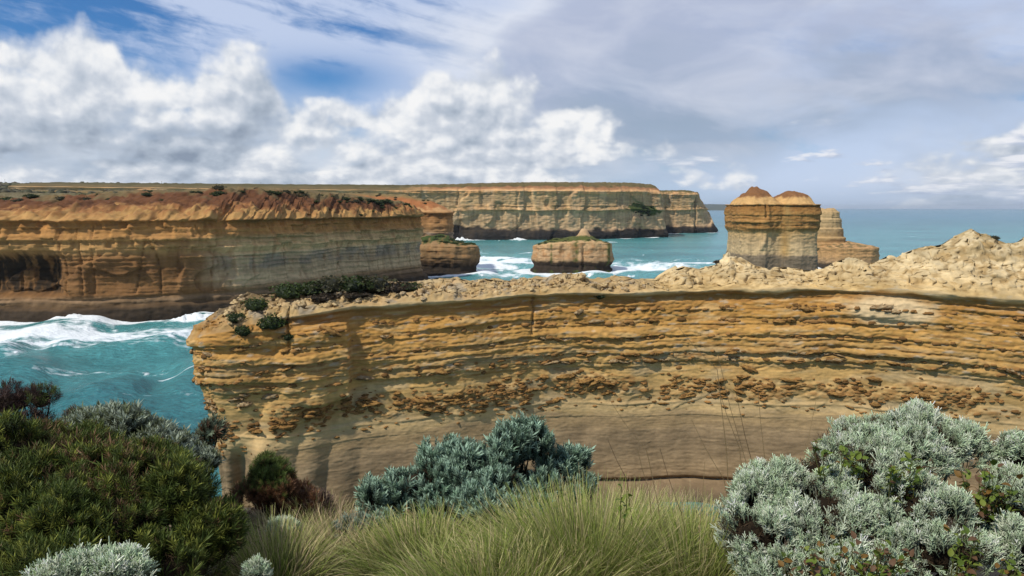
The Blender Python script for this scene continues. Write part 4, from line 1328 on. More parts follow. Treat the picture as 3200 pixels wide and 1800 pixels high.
CROWNS = {
    'GREEN': [(-3.23, 4.9, 43.39, 0.36, 0.32, 0.23), (-2.78, 4.8, 43.36, 0.37, 0.33, 0.23), (-2.36, 4.7, 43.33, 0.34, 0.31, 0.2), (-2.81, 4.4, 43.2, 0.41, 0.37, 0.28), (-2.33, 4.3, 43.17, 0.44, 0.4, 0.31), (-2.02, 4.5, 43.24, 0.29, 0.26, 0.25), (-1.77, 4.3, 43.07, 0.2, 0.2, 0.22), (-1.97, 4.1, 42.97, 0.42, 0.38, 0.26), (-2.53, 4.0, 43.01, 0.44, 0.4, 0.26), (-1.81, 4.6, 43.08, 0.12, 0.14, 0.16), (-3.7, 4.6, 43.3, 0.5, 0.4, 0.3), (-3.2, 4.1, 43.1, 0.45, 0.4, 0.3)],
    'GREYGREEN': [(-3.11, 5.6, 43.33, 0.24, 0.21, 0.18), (-2.82, 5.5, 43.33, 0.26, 0.23, 0.19), (-2.54, 5.4, 43.25, 0.25, 0.23, 0.16), (-2.32, 5.3, 43.19, 0.18, 0.16, 0.14)],
    'DARKLEFT': [(-4.01, 6.0, 43.45, 0.23, 0.21, 0.14), (-3.76, 6.0, 43.48, 0.14, 0.13, 0.13), (-4.3, 6.0, 43.4, 0.25, 0.2, 0.16), (-3.95, 5.9, 43.25, 0.36, 0.22, 0.18), (-3.55, 5.85, 43.15, 0.2, 0.2, 0.14)],
    'TREELET': [(-2.33, 5.8, 43.27, 0.12, 0.11, 0.09), (-2.4, 5.8, 43.16, 0.12, 0.11, 0.09), (-2.47, 5.75, 43.06, 0.11, 0.1, 0.09), (-2.62, 5.7, 42.95, 0.14, 0.12, 0.12), (-2.50, 5.72, 42.80, 0.13, 0.12, 0.12), (-2.72, 5.65, 42.75, 0.2, 0.14, 0.16)],
    'BROWN': [(-2.01, 6.2, 42.81, 0.15, 0.15, 0.16), (-1.97, 6.1, 42.66, 0.27, 0.22, 0.26), (-1.78, 6.1, 42.58, 0.21, 0.19, 0.20)],
    'CENTER': [(0.0, 6.0, 43.07, 0.26, 0.23, 0.22), (0.18, 6.0, 43.11, 0.17, 0.18, 0.2), (-0.51, 5.9, 42.95, 0.33, 0.29, 0.2), (-0.15, 5.8, 42.89, 0.32, 0.29, 0.22), (-0.75, 5.8, 42.81, 0.27, 0.24, 0.2), (-0.98, 5.7, 42.74, 0.22, 0.2, 0.18), (-1.01, 5.6, 42.61, 0.17, 0.15, 0.14), (0.46, 6.1, 42.93, 0.17, 0.15, 0.12), (0.33, 6.05, 42.90, 0.17, 0.15, 0.16), (-0.24, 5.5, 42.78, 0.26, 0.23, 0.16), (0.12, 5.6, 42.74, 0.19, 0.17, 0.17), (0.10, 5.9, 42.78, 0.26, 0.2, 0.2), (0.50, 6.0, 42.76, 0.17, 0.15, 0.14), (0.34, 5.95, 42.62, 0.2, 0.15, 0.14), (-0.5, 5.7, 42.72, 0.3, 0.2, 0.18)],
    'SILVER': [(1.58, 4.4, 43.26, 0.35, 0.31, 0.26), (2.03, 4.5, 43.36, 0.38, 0.35, 0.27), (2.4, 4.7, 43.5, 0.4, 0.36, 0.21), (2.79, 4.8, 43.48, 0.25, 0.22, 0.16), (1.82, 4.2, 43.19, 0.41, 0.37, 0.27), (1.4, 4.2, 43.12, 0.22, 0.24, 0.27), (2.22, 4.1, 43.31, 0.28, 0.25, 0.21), (2.27, 3.9, 43.2, 0.27, 0.24, 0.18), (1.48, 4.0, 42.99, 0.27, 0.25, 0.17), (1.86, 3.8, 43.11, 0.32, 0.29, 0.15)],
    'SILVER2': [(3.11, 4.6, 43.47, 0.17, 0.15, 0.15), (2.9, 4.3, 43.32, 0.19, 0.18, 0.2), (2.76, 4.0, 43.17, 0.2, 0.18, 0.19), (3.35, 4.6, 43.45, 0.25, 0.2, 0.2), (3.2, 4.2, 43.3, 0.25, 0.2, 0.25)],
    'SMALL_A': [(-2.21, 3.7, 43.17, 0.18, 0.16, 0.09), (-1.97, 3.7, 43.19, 0.14, 0.13, 0.11)],
    'SMALL_B': [(-1.46, 4.2, 42.92, 0.08, 0.07, 0.07)],
    'SMALL_C': [(-1.67, 5.4, 42.67, 0.12, 0.1, 0.07)],
    'SMALL_D': [(-1.17, 5.5, 42.63, 0.15, 0.14, 0.08)],
}
BROWNISH = lambda p, W: W * np.stack([1 + 0 * p[:, 0], 1 + 0 * p[:, 0], np.clip(0.05 + 2.6 * ss(43.15, 43.45, p[:, 2] + 0.25 * pn(p[:, 0] * 3, p[:, 1] * 3, 4.4)) * ss(-0.2, 0.35, pn(p[:, 0] * 2.3, p[:, 1] * 2.3, 7)), 0, 5)], 1)
bush('green_shrub', 'large dark green shrub with yellow-green upright needle leaves filling the lower left', 'shrub', CROWNS['GREEN'], NEEDLE, 14000, (0.07, 0.13),
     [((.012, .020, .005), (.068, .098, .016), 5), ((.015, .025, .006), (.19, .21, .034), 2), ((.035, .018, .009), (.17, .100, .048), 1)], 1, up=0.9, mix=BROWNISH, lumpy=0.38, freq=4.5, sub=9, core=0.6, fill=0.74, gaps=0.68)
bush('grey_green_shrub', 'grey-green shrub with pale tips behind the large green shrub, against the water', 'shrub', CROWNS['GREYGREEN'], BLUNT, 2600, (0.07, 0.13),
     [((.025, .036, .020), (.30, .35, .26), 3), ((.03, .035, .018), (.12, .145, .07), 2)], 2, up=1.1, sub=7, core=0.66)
bush('dark_twiggy_shrub', 'dark purple-brown twiggy shrub with a green top at the far left edge', 'shrub', CROWNS['DARKLEFT'], NEEDLE, 900, (0.06, 0.11),
     [((.03, .018, .014), (.075, .045, .036), 5), ((.03, .04, .01), (.10, .14, .025), 1)], 3, up=0.9, core=0.5, sub=6,
     mix=lambda p, W: W * np.stack([1 + 0 * p[:, 0], 6 * ss(0.13, 0.06, np.hypot(p[:, 0] + 3.74, p[:, 2] - 43.53)) + 0.05], 1))
bush('leaning_bush', 'small bush on bare dark stems leaning over the water left of the cliff end', 'shrub', CROWNS['TREELET'], BLUNT, 620, (0.06, 0.11),
     [((.03, .036, .018), (.14, .18, .115), 3), ((.05, .03, .018), (.13, .07, .035), 1)], 4, up=0.8, core=0.45, sub=6)
bush('brown_shrub', 'dome-shaped dark shrub, green above and rusty brown below, with dead twigs, left of centre', 'shrub', CROWNS['BROWN'], NEEDLE, 1500, (0.05, 0.10),
     [((.02, .03, .008), (.095, .135, .026), 1), ((.04, .020, .010), (.15, .072, .032), 1)], 5, up=0.8, sub=8, core=0.62,
     mix=lambda p, W: np.stack([ss(42.68, 42.86, p[:, 2]) * ss(-1.75, -1.95, p[:, 0]) + 0.02, ss(42.86, 42.70, p[:, 2]) + 0.06], 1))
bush('blue_grey_shrub', 'blue-grey-green shrub with stubby upright shoots in the middle foreground', 'shrub', CROWNS['CENTER'], BLUNT, 4200, (0.08, 0.15),
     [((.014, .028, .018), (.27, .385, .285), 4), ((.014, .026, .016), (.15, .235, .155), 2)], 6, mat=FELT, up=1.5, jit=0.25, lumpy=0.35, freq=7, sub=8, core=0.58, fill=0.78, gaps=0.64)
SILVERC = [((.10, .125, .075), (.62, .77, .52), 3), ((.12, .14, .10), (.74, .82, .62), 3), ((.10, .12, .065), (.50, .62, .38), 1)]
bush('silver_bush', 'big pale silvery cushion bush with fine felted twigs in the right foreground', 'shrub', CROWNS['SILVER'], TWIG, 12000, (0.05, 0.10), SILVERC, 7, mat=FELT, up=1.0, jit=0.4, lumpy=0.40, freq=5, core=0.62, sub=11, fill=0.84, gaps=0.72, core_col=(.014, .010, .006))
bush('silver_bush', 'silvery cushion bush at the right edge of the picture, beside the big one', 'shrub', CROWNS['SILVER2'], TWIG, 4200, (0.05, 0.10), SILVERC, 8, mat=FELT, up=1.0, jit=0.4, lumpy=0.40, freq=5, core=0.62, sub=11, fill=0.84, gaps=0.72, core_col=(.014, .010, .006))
bush('silver_bush', 'low silvery cushion bush at the bottom left in front of the green shrub', 'shrub', CROWNS['SMALL_A'], TWIG, 700, (0.06, 0.12), SILVERC, 9, mat=FELT, up=0.9, jit=0.4, core=0.4, sub=8)
bush('silver_bush', 'tiny silvery tuft at the bottom edge between green shrub and grass', 'shrub', CROWNS['SMALL_B'], TWIG, 130, (0.04, 0.08), SILVERC, 10, mat=FELT, up=0.8, core=0.3)
bush('silver_bush', 'small dull silvery tuft in dry grass right of the rusty shrub', 'shrub', CROWNS['SMALL_C'], TWIG, 220, (0.04, 0.07), SILVERC, 11, mat=FELT, up=0.8, core=0.4)
bush('silver_bush', 'small grey-green tuft in the grass at the foot of the blue-grey shrub', 'shrub', CROWNS['SMALL_D'], BLUNT, 330, (0.05, 0.09), [((.03, .04, .03), (.22, .27, .21), 1)], 12, mat=FELT, up=0.8, core=0.5)
bush('dead_twig_bush', 'leafless brown twigs standing right of the rusty dome-shaped shrub', 'shrub', [(-1.62, 6.1, 42.52, 0.16, 0.15, 0.16)], DEAD, 260, (0.08, 0.16), [((.06, .04, .03), (.15, .105, .085), 1)], 13, mat=BARK, up=0.9, core=0.2)
bush('dead_twig_bush', 'thin upright brown twigs between dark twiggy shrub and grey-green shrub', 'shrub', [(-3.45, 5.9, 43.30, 0.09, 0.09, 0.14)], NEEDLE, 110, (0.06, 0.11), [((.05, .035, .025), (.13, .10, .065), 1)], 14, mat=BARK, up=1.2, core=0.2)


# ---- grass
def tussock(label, cx, cy, rad, n, length, lean, colours, seed, stalks=(), fan=1.0, sx=1.0):
    r = np.random.default_rng(seed)
    gz = float(ground_z(cx, cy))
    root = thing('grass_tussock', label, 'grass', (cx, cy, gz))
    a = r.uniform(0, 2 * pi, n)
    q = np.sqrt(r.random(n))
    bx, by = cx + rad * q * np.cos(a) * sx, cy + rad * q * np.sin(a)
    bz = ground_z(bx, by) - 0.02
    L = r.uniform(*length, n) * (0.75 + 0.25 * (1 - q))
    th = lean * (0.12 + 0.88 * q) * fan * r.uniform(0.45, 1.4, n)
    ha = a + r.normal(0, 0.6, n)
    seg = 6
    t = np.linspace(0, 1, seg)[None, :]
    ang = th[:, None] * (0.55 + 0.9 * t)
    dl = L[:, None] / (seg - 1)
    hx = np.cumsum(np.sin(ang) * dl, 1)
    hz = np.cumsum(np.cos(ang) * dl, 1)
    wx, wy = 0.05 * fbm(bx[:, None] * 6, t * 2, 3, 2), 0.05 * fbm(by[:, None] * 6, t * 2, 5, 2)
    PX = bx[:, None] + hx * np.cos(ha)[:, None] + wx * t
    PY = by[:, None] + hx * np.sin(ha)[:, None] + wy * t
    PZ = bz[:, None] + hz
    wid = (r.uniform(0.0022, 0.0042, n)[:, None] * (1 - 0.8 * t ** 1.5))
    fa = r.uniform(0, pi, n)
    sxv, syv = np.cos(fa)[:, None] * wid, np.sin(fa)[:, None] * wid
    A = np.stack([PX - sxv, PY - syv, PZ], -1)
    B = np.stack([PX + sxv, PY + syv, PZ], -1)
    V = np.stack([A, B], 2).reshape(-1, 3)                      # n, seg, 2
    k = np.arange(seg - 1)[None, :] * 2
    b0 = (np.arange(n) * seg * 2)[:, None]
    F = np.stack([b0 + k, b0 + k + 1, b0 + k + 3, b0 + k + 2], -1).reshape(-1, 4)
    W = np.array([c[2] for c in colours], float)
    ci = r.choice(len(colours), n, p=W / W.sum())
    lo, hi = np.array([c[0] for c in colours])[ci], np.array([c[1] for c in colours])[ci]
    C = lo[:, None] + (hi - lo)[:, None] * np.sqrt(t)[..., None]
    C = C * (1 + 0.2 * r.normal(size=n)).clip(0.5, 1.5)[:, None, None]
    C = np.repeat(C[:, :, None], 2, 2).reshape(-1, 3)
    off = np.array(root.location)
    o = link('blades', mesh_np('blades', V - off, F, np.clip(C, 0.01, 0.8), smooth_shade=False), DRY, root)
    tag(o, kind='stuff')
    for (x1, y1, z1, x0, y0, z0) in stalks:                     # tall flowering stalks: tip, then a lower point
        dx, dz = x1 - x0, z1 - z0
        g = float(ground_z(x0, y0))
        f = (z0 - g) / max(dz, 0.1)
        p = np.array([[x0 - dx * min(f, 1.2) * 0.55, y0 + 0.05, g], [x0 - dx * 0.30, y0, z0 - 0.35 * (z0 - g)], [x0, y0, z0], [x0 + dx * .55, y0, z0 + dz * .5], [x1, y1, z1]])
        v, ff, tt = [], [], []
        for i in range(4):
            tri_tube(v, ff, tt, p[i], p[i + 1], 0.0030 - 0.0004 * i, 0.0026 - 0.0004 * i, 0, 1)
        shade = (.30, .22, .11) if r.random() < 0.5 else (.12, .08, .04)
        link('stalk', mesh_np('stalk', np.array(v) - off, np.array(ff), np.tile(shade, (len(v), 1))), DRY, root)
    return root


STALKS = [(1.01, 4.6, 44.28, 1.25, 4.6, 44.02), (0.58, 4.6, 43.86, 0.83, 4.6, 43.51), (1.25, 4.6, 44.12, 1.44, 4.6, 43.45), (1.24, 4.6, 43.97, 1.4, 4.6, 43.53), (1.5, 4.6, 43.91, 1.56, 4.6, 43.45), (1.86, 4.6, 43.83, 1.78, 4.6, 43.37),
          (1.1, 4.6, 43.71, 1.31, 4.6, 43.33), (0.91, 4.6, 43.53, 1.05, 4.6, 43.12), (1.19, 4.6, 43.45, 1.17, 4.6, 43.04), (0.59, 4.6, 43.58, 0.71, 4.6, 43.33), (0.77, 4.6, 43.53, 0.85, 4.6, 43.25), (1.37, 4.6, 43.87, 1.5, 4.6, 43.37)]
GRASS = [((.060, .078, .016), (.40, .41, .14), 4), ((.055, .088, .014), (.24, .31, .06), 4), ((.12, .10, .035), (.62, .52, .28), 2)]
DRYG = [((.12, .09, .04), (.55, .43, .26), 3), ((.06, .08, .022), (.30, .31, .11), 2)]
tussock('big fountain-shaped tussock of fine green and straw grass between blue-grey shrub and silver bush', 0.50, 4.75, 0.46, 8200, (0.36, 0.74), 1.25, GRASS, 21, STALKS, sx=1.25)
tussock('wide low tussock of straw-tipped grass in front of the blue-grey shrub', -0.55, 4.95, 0.45, 5200, (0.18, 0.42), 1.3, GRASS, 22, sx=1.3)
tussock('pale dry grass between the rusty shrub and the blue-grey shrub', -1.25, 5.30, 0.40, 2600, (0.15, 0.36), 1.1, DRYG, 23, sx=1.2)
tussock('green grass in front of the big tussock at the bottom centre', -0.05, 4.25, 0.38, 3600, (0.28, 0.52), 1.25, GRASS, 24, sx=1.4)
tussock('sparse dark grass at the right foot of the large green shrub', -1.50, 4.65, 0.25, 1500, (0.25, 0.50), 0.9, DRYG + GRASS, 25)
tussock('shaded grass leaning under the left side of the big silver bush', 1.12, 4.50, 0.32, 3200, (0.35, 0.66), 1.0, GRASS, 26)
tussock('short dry grass along the cliff edge below the rusty shrub', -1.65, 5.95, 0.34, 1500, (0.15, 0.36), 0.8, DRYG, 27, sx=1.5)
tussock('straw-coloured grass behind the big tussock, right of the blue-grey shrub', 0.95, 5.60, 0.45, 3200, (0.25, 0.50), 0.9, DRYG, 28, sx=1.5)


# ---- broad-leaved creeper
def leaf_mesh(seed, fold):
    t = np.linspace(0, 1, 6)
    w = 0.42 * np.sin(pi * np.clip(t * 0.93 + 0.05, 0, 1)) ** 0.8 * (1 - 0.35 * t)
    r = np.random.default_rng(seed)
    rows = []
    for i in range(6):
        x = t[i]
        bend = -0.35 * x * x
        rows += [(-w[i], x, bend + fold * w[i]), (0, x, bend), (w[i], x, bend + fold * w[i])]
    V = np.array(rows)
    g = r.uniform(0.8, 1.2)
    C = np.tile(np.array([(.115, .165, .020), (.15, .19, .028), (.085, .135, .018), (.19, .105, .022), (.10, .055, .028)][seed % 5]) * g, (18, 1))
    return mesh_np('leaf', V, grid_faces(6, 3), C)


LEAVES = [leaf_mesh(i, 0.35) for i in range(5)]
for m_ in LEAVES:
    m_.materials.append(LEAF)


def creeper(label, cx, cy, cz, rx, rz, n, seed, size=(0.032, 0.055), brown=0.1):
    r = np.random.default_rng(seed)
    g = float(ground_z(cx, cy))
    root = thing('leafy_creeper', label, 'plant', (cx, cy, g))
    off = np.array(root.location)
    nst = max(2, n // 7)
    stems = []
    for i in range(nst):
        x, y, z = cx + r.uniform(-1, 1) * rx, cy + r.uniform(-1, 1) * min(rx, 0.12), cz + r.uniform(-0.8, 1) * rz
        b = np.array([cx + (x - cx) * 0.5, cy + 0.04, max(g, z - 0.28)])
        tip = np.array([x, y, z])
        v, f, t = [], [], []
        tri_tube(v, f, t, b, b + (tip - b) * 0.5 + r.normal(size=3) * 0.01, 0.004, 0.0032, 0, 1)
        tri_tube(v, f, t, v[3] * 0 + (np.array(v[3]) + np.array(v[4]) + np.array(v[5])) / 3, tip, 0.0032, 0.0022, 0, 1)
        stems.append((b, tip, link('stem', mesh_np('stem', np.array(v) - off, np.array(f), np.tile((.10, .11, .03), (len(v), 1))), LEAF, root)))
    for i in range(n):
        b, tip, st = stems[i % nst]
        p = b + (tip - b) * r.uniform(0.3, 1.05) + r.normal(size=3) * 0.014
        k = r.integers(3, 5) if r.random() < brown else r.integers(0, 3)
        o = bpy.data.objects.new('leaf', LEAVES[k])
        COL.objects.link(o)
        o.parent = st
        o.location = tuple(p - off)
        o.rotation_euler = (r.uniform(0.1, 1.3), r.uniform(-.5, .5), r.uniform(0, 6.28))
        s = r.uniform(*size)
        o.scale = (s, s, s)
    return root


creeper('bright green leafy sprig poking out above the left shoulder of the big silver bush', 1.87, 4.22, 43.60, 0.15, 0.07, 60, 31)
creeper('small leafy green clump in the hollow near the crown of the big silver bush', 2.10, 4.02, 43.60, 0.08, 0.06, 60, 32)
creeper('green leafy clump in the gap between the two silver bushes', 2.62, 4.05, 43.46, 0.12, 0.15, 160, 33, brown=0.25)
creeper('green and brown leafy clump low in the middle of the big silver bush', 1.62, 3.58, 43.27, 0.28, 0.11, 260, 34, (0.028, 0.046), brown=0.62)
creeper('upright leafy green sprig low on the right of the big silver bush', 2.12, 3.45, 43.38, 0.06, 0.13, 90, 35, (0.028, 0.046))
creeper('short leafy green sprig low under the hollow of the big silver bush', 1.76, 3.45, 43.32, 0.07, 0.08, 60, 36, (0.028, 0.044), brown=0.3)
creeper('leafy green clump in the bottom right corner', 2.38, 3.45, 43.32, 0.13, 0.09, 110, 37, (0.028, 0.046), brown=0.35)
creeper('single round-leaved green sprig standing up in the big grass tussock', 0.62, 4.22, 43.40, 0.05, 0.07, 12, 38, (0.028, 0.046), brown=0)


# ---- shrubs on the cliff tops
SHRUB_NP = []


def ordinal(i):
    one = ['', 'first', 'second', 'third', 'fourth', 'fifth', 'sixth', 'seventh', 'eighth', 'ninth', 'tenth', 'eleventh', 'twelfth', 'thirteenth', 'fourteenth',
           'fifteenth', 'sixteenth', 'seventeenth', 'eighteenth', 'nineteenth', 'twentieth']
    if i <= 20:
        return one[i]
    tens = {2: ('twenty', 'twentieth'), 3: ('thirty', 'thirtieth'), 4: ('forty', 'fortieth')}[i // 10]
    return tens[1] if i % 10 == 0 else tens[0] + '-' + one[i % 10]


def far_shrub(seed, n, cols, flat=0.6):
    r = np.random.default_rng(seed)
    lumps = [(0, 0, 0.25, 0.8, 0.8, flat)] + [(r.uniform(-.6, .6), r.uniform(-.6, .6), r.uniform(0.1, 0.45), r.uniform(.3, .55), r.uniform(.3, .55), r.uniform(.25, .45)) for _ in range(5)]
    p, nn, _ = crown_points(lumps, n, seed, lumpy=0.5, freq=3.0)
    D = nn + r.normal(size=p.shape) * 0.6
    q = np.array([[-.5, 0, 0], [0, .1, .45], [.5, 0, 0], [0, -.1, -.45]]) * 1.0
    V, F, C = scatter([(q, np.array([[0, 1, 2, 3]]), np.array([0, 0.5, 1, 0.5]))], p, D, r.uniform(0.09, 0.2, len(p)), np.array(cols[0]) * (1 + .4 * r.random((len(p), 1))), np.array(cols[1]) * (1 + .4 * r.random((len(p), 1))), seed)
    Vc, Fc, Cc = core_mesh(lumps, 0.78, seed, np.array(cols[0]) * 0.8, legs=False)
    SHRUB_NP.append((np.vstack([V, Vc]), np.vstack([F, Fc + len(V)]), np.vstack([C, Cc])))
    return mesh_np('shrub', *SHRUB_NP[-1], smooth_shade=False)


SHRUBS = [far_shrub(201, 420, ((.020, .030, .009), (.050, .072, .018))), far_shrub(202, 420, ((.022, .034, .009), (.060, .090, .020))),
          far_shrub(203, 420, ((.028, .028, .012), (.075, .072, .034))), far_shrub(204, 420, ((.035, .026, .016), (.085, .065, .042)))]
for m_ in SHRUBS:
    m_.materials.append(LEAF)


def nearest(P, x, y):
    d = (P[..., 0] - x) ** 2 + (P[..., 1] - y) ** 2
    i = np.unravel_index(np.argmin(d), d.shape)
    return P[i]


def put_shrub(kind, x, y, z, s, label, group=None, rz=0.0, flat=1.0):
    o = link('shrub', SHRUBS[kind])
    o.location = (x, y, z)
    o.scale = (s, s, s * flat)
    o.rotation_euler = (0, 0, rz)
    return tag(o, label, 'shrub', group)


def build_cliff_shrubs():
    r = np.random.default_rng(77)
    capR = RAZOR_P[ROWS:]
    # scrub on the left end of the near wall
    for i, (x, y, s, k, f, lab) in enumerate([
            (-32.5, 111.5, 2.3, 1, 0.75, 'bright green low scrub at the left end of the near wall top'),
            (-29.5, 112.5, 2.5, 0, 0.75, 'dark green scrub mound second from the left on the near wall top'),
            (-26.8, 113.2, 2.7, 2, 0.75, 'olive scrub mound on the near wall top, third from its left end'),
            (-23.8, 114.0, 2.8, 0, 0.85, 'tallest dark scrub mound on the near wall top'),
            (-20.8, 115.0, 2.8, 2, 0.75, 'olive brown scrub mound right of the tallest one on the near wall top'),
            (-17.8, 115.6, 2.4, 3, 0.70, 'brownish scrub near the right end of the vegetated part of the wall top'),
            (-15.4, 116.2, 1.8, 0, 0.60, 'last small scrub mound before the bare rubble of the wall top'),
            (-27.2, 110.9, 1.9, 3, 0.55, 'grey-brown dry scrub on the front lip of the near wall'),
            (-23.0, 111.9, 1.7, 3, 0.55, 'dry brown scrub on the lip below the tallest scrub mound'),
            (-36.6, 108.8, 1.7, 1, 0.80, 'round green bush near the left corner of the near wall top'),
            (-38.5, 106.2, 1.2, 0, 0.9, 'small dark green bush on the rounded left corner of the near wall')]):
        q = nearest(capR, x, y)
        put_shrub(k, q[0], q[1], q[2] - 0.25, s * 1.3, lab, rz=r.uniform(0, 6), flat=f * 0.95)
    wallR = RAZOR_P[:ROWS]
    for x, z, s, k, lab in ((-33.5, 28.8, 1.5, 1, 'green scrub hanging down the front of the near wall below the bush corner'), (-37.2, 28.0, 1.1, 0, 'narrow green scrub hanging from the left corner of the near wall'),
                            (-31.5, 27.0, 0.7, 0, 'small dark tuft clinging under the hanging scrub on the near wall'), (13.5, 31.5, 0.7, 0, 'small dark tuft on the lip in the middle of the near wall')):
        d = (wallR[..., 0] - x) ** 2 + (wallR[..., 2] - z) ** 2 + (wallR[..., 1] > 116 + (x > 0) * 5) * 1e4
        q = wallR[np.unravel_index(np.argmin(d), d.shape)]
        put_shrub(k, q[0], q[1] + 0.1, q[2] - 0.3, s * 1.4, lab, rz=r.uniform(0, 6), flat=0.9)
    for x, y, s, k, lab in ((73, 113.5, 1.3, 0, 'dark green bush on the high right shoulder of the near wall'), (70.8, 113.0, 0.9, 2, 'small olive bush left of the dark one on the high right shoulder'), (33.0, 122.5, 0.9, 3, 'brown dry bush beside the knob on the near wall crest')):
        q = nearest(capR, x, y)
        put_shrub(k, q[0], q[1], q[2] - 0.2, s, lab, rz=r.uniform(0, 6), flat=0.7)
    # left headland: along its rim, down the red slope, round the point; rear headland top
    n0 = 120
    spots = {'rim': [], 'slope': [], 'point': [], 'rear': []}
    for i in range(40):
        row = HEAD_P[n0 + int(r.uniform(27, 35))]
        q = row[r.choice(np.flatnonzero((row[:, 0] > -235) & (row[:, 1] < 462)))]
        spots['rim'].append((q, r.uniform(1.6, 3.8), r.choice([0, 0, 1, 2, 2])))
    for i in range(20):
        row = HEAD_P[n0 + int(r.uniform(8, 32))]
        q = row[r.choice(np.flatnonzero((row[:, 0] > -200) & (row[:, 1] < 440)))]
        spots['slope'].append((q, r.uniform(0.8, 2.0), r.choice([0, 0, 1, 2])))
    for i in range(12):
        row = HEAD_P[n0 + int(r.uniform(3, 40))]
        q = row[r.choice(np.flatnonzero((HEAD_P[n0 + 18][:, 0] > -92) & (HEAD_P[n0 + 18][:, 1] < 475)))]
        spots['point'].append((q, r.uniform(1.4, 2.8), r.choice([0, 1, 1])))
    for i in range(9):
        row = PROM_P[90 + int(r.uniform(16, 29))]
        q = row[r.choice(np.flatnonzero((row[:, 0] > -105) & (row[:, 0] < -60) & (row[:, 1] < 590)))]
        spots['rear'].append((q, r.uniform(1.2, 2.6), r.choice([0, 2])))
    tone = {0: 'dark green', 1: 'mid green', 2: 'olive'}
    phrase = {'rim': ('shrub on the rim of the left headland', 'shrubs on the rim of the left headland'), 'slope': ('shrub on the red slope of the left headland', 'shrubs on the red slope of the left headland'),
              'point': ('shrub round the point of the left headland', 'shrubs round the point of the left headland'), 'rear': ('shrub on top of the rear headland', 'shrubs on the rear headland')}
    for key, lst in spots.items():
        lst.sort(key=lambda a: a[0][0] / a[0][1])
        for i, (q, s, k) in enumerate(lst):
            size = 'small' if s < 1.4 else 'large' if s > 2.6 else 'rounded'
            put_shrub(k, q[0], q[1], q[2] - 0.35 * s, s, '%s %s %s, %s from the left' % (size, tone[int(k)], phrase[key][0], ordinal(i + 1)), phrase[key][1], r.uniform(0, 6), 0.7)

    # scrub that covers rock as one mass, or fringes the far skyline
    def scrub(name, label, places, parent=None):
        VV, FF, CC, base = [], [], [], 0
        for (x, y, z, s, k) in places:
            me = SHRUB_NP[k]
            a = r.uniform(0, 6.28)
            V = me[0] * np.array([s, s, s * 0.65])
            V = np.stack([V[:, 0] * cos(a) - V[:, 1] * sin(a), V[:, 0] * sin(a) + V[:, 1] * cos(a), V[:, 2]], 1) + np.array([x, y, z])
            VV.append(V); FF.append(me[1] + base); CC.append(me[2])
            base += len(V)
        tag(link(name, mesh_np(name, np.vstack(VV), np.vstack(FF), np.vstack(CC), smooth_shade=False), LEAF), label, 'scrub', kind='stuff')
    for P, rows, n, xr, yr, sz, lab, ks in ((TOE_P, (60 + 6, 60 + 38), 46, (-80, -20), 543, (2.2, 4.0), 'dense dark green scrub covering the low rock at the foot of the rear headland', [0, 1, 1]),
                                            (MID_P, (70 + 3, 70 + 44), 34, (15, 75), 570, (1.0, 2.2), 'low green scrub on the flat-topped sea stack', [1, 1, 2])):
        pl = []
        for i in range(n):
            row = P[int(r.uniform(*rows))]
            p = row[r.choice(np.flatnonzero((row[:, 0] > xr[0]) & (row[:, 0] < xr[1]) & (row[:, 1] < yr)))]
            s = r.uniform(*sz)
            pl.append((p[0], p[1], p[2] - 0.35 * s, s, r.choice(ks)))
        scrub('scrub', lab, pl)
    pl = []
    for i in range(150):
        x = r.uniform(-130, 228)
        y0 = np.interp(x, [-260, 0, 200, 228], [1180, 1230, 1330, 1332])
        q = nearest(FAR_P[110 + 12:], x, y0 - r.uniform(10, 90))
        s = r.uniform(2.2, 4.5)
        pl.append((q[0], q[1], q[2] - 0.5 * s, s, r.choice([0, 0, 2])))
    scrub('scrub', 'thin dark fringe of scrub along the flat skyline of the far headland', pl)
    pl = []
    for i in range(14):
        x, z = r.normal(200, 13), r.normal(43, 3.5)
        W = FAR_P[:110]
        d = (W[..., 0] - x) ** 2 + (W[..., 2] - z) ** 2 + (W[..., 1] > 1300) * 1e5
        q = W[np.unravel_index(np.argmin(d), d.shape)]
        s = r.uniform(3, 5.5)
        pl.append((q[0], q[1], q[2] - 0.3 * s, s, r.choice([0, 1])))
    scrub('scrub', 'green patch of scrub on a ledge halfway up the far headland', pl)
    # low heath of the plateau, too dense to count
    rr = np.random.default_rng(99)
    n = 3800
    R = np.exp(rr.uniform(np.log(420), np.log(3200), n))
    A = np.radians(rr.uniform(-38, 8, n))
    X, Y = R * np.sin(A), R * np.cos(A)
    ok = inside_dist(X, Y, LAND) > 6
    X, Y, R = X[ok], Y[ok], R[ok]
    Z = land_height(X, Y)
    a, e = np.meshgrid(np.linspace(0, 2 * pi, 7)[:-1], np.array([-0.3, 0.5, 1.1, 1.5]))
    d = np.stack([np.cos(e) * np.cos(a), np.cos(e) * np.sin(a), np.sin(e)], -1).reshape(-1, 3)
    F = grid_faces(4, 6, True)
    S = rr.uniform(0.8, 2.4, len(X)) * (0.7 + R / 1600)
    V = np.stack([X, Y, Z], -1)[:, None] + d[None] * (S[:, None, None] * np.array([1.3, 1.3, 0.7])) * rr.uniform(0.7, 1.3, (len(X), len(d), 1))
    C = lerp3((.045, .050, .022), (.11, .095, .06), rr.random(len(X)))[:, None] * rr.uniform(0.7, 1.3, (len(X), len(d), 1))
    FF = (F[None] + (np.arange(len(X)) * len(d))[:, None, None]).reshape(-1, 4)
    tag(link('heath', mesh_np('heath', V.reshape(-1, 3), FF, C.reshape(-1, 3), smooth_shade=False), LEAF), 'low grey-green coastal heath covering the plateau inland', 'heath', kind='stuff')


build_cliff_shrubs()


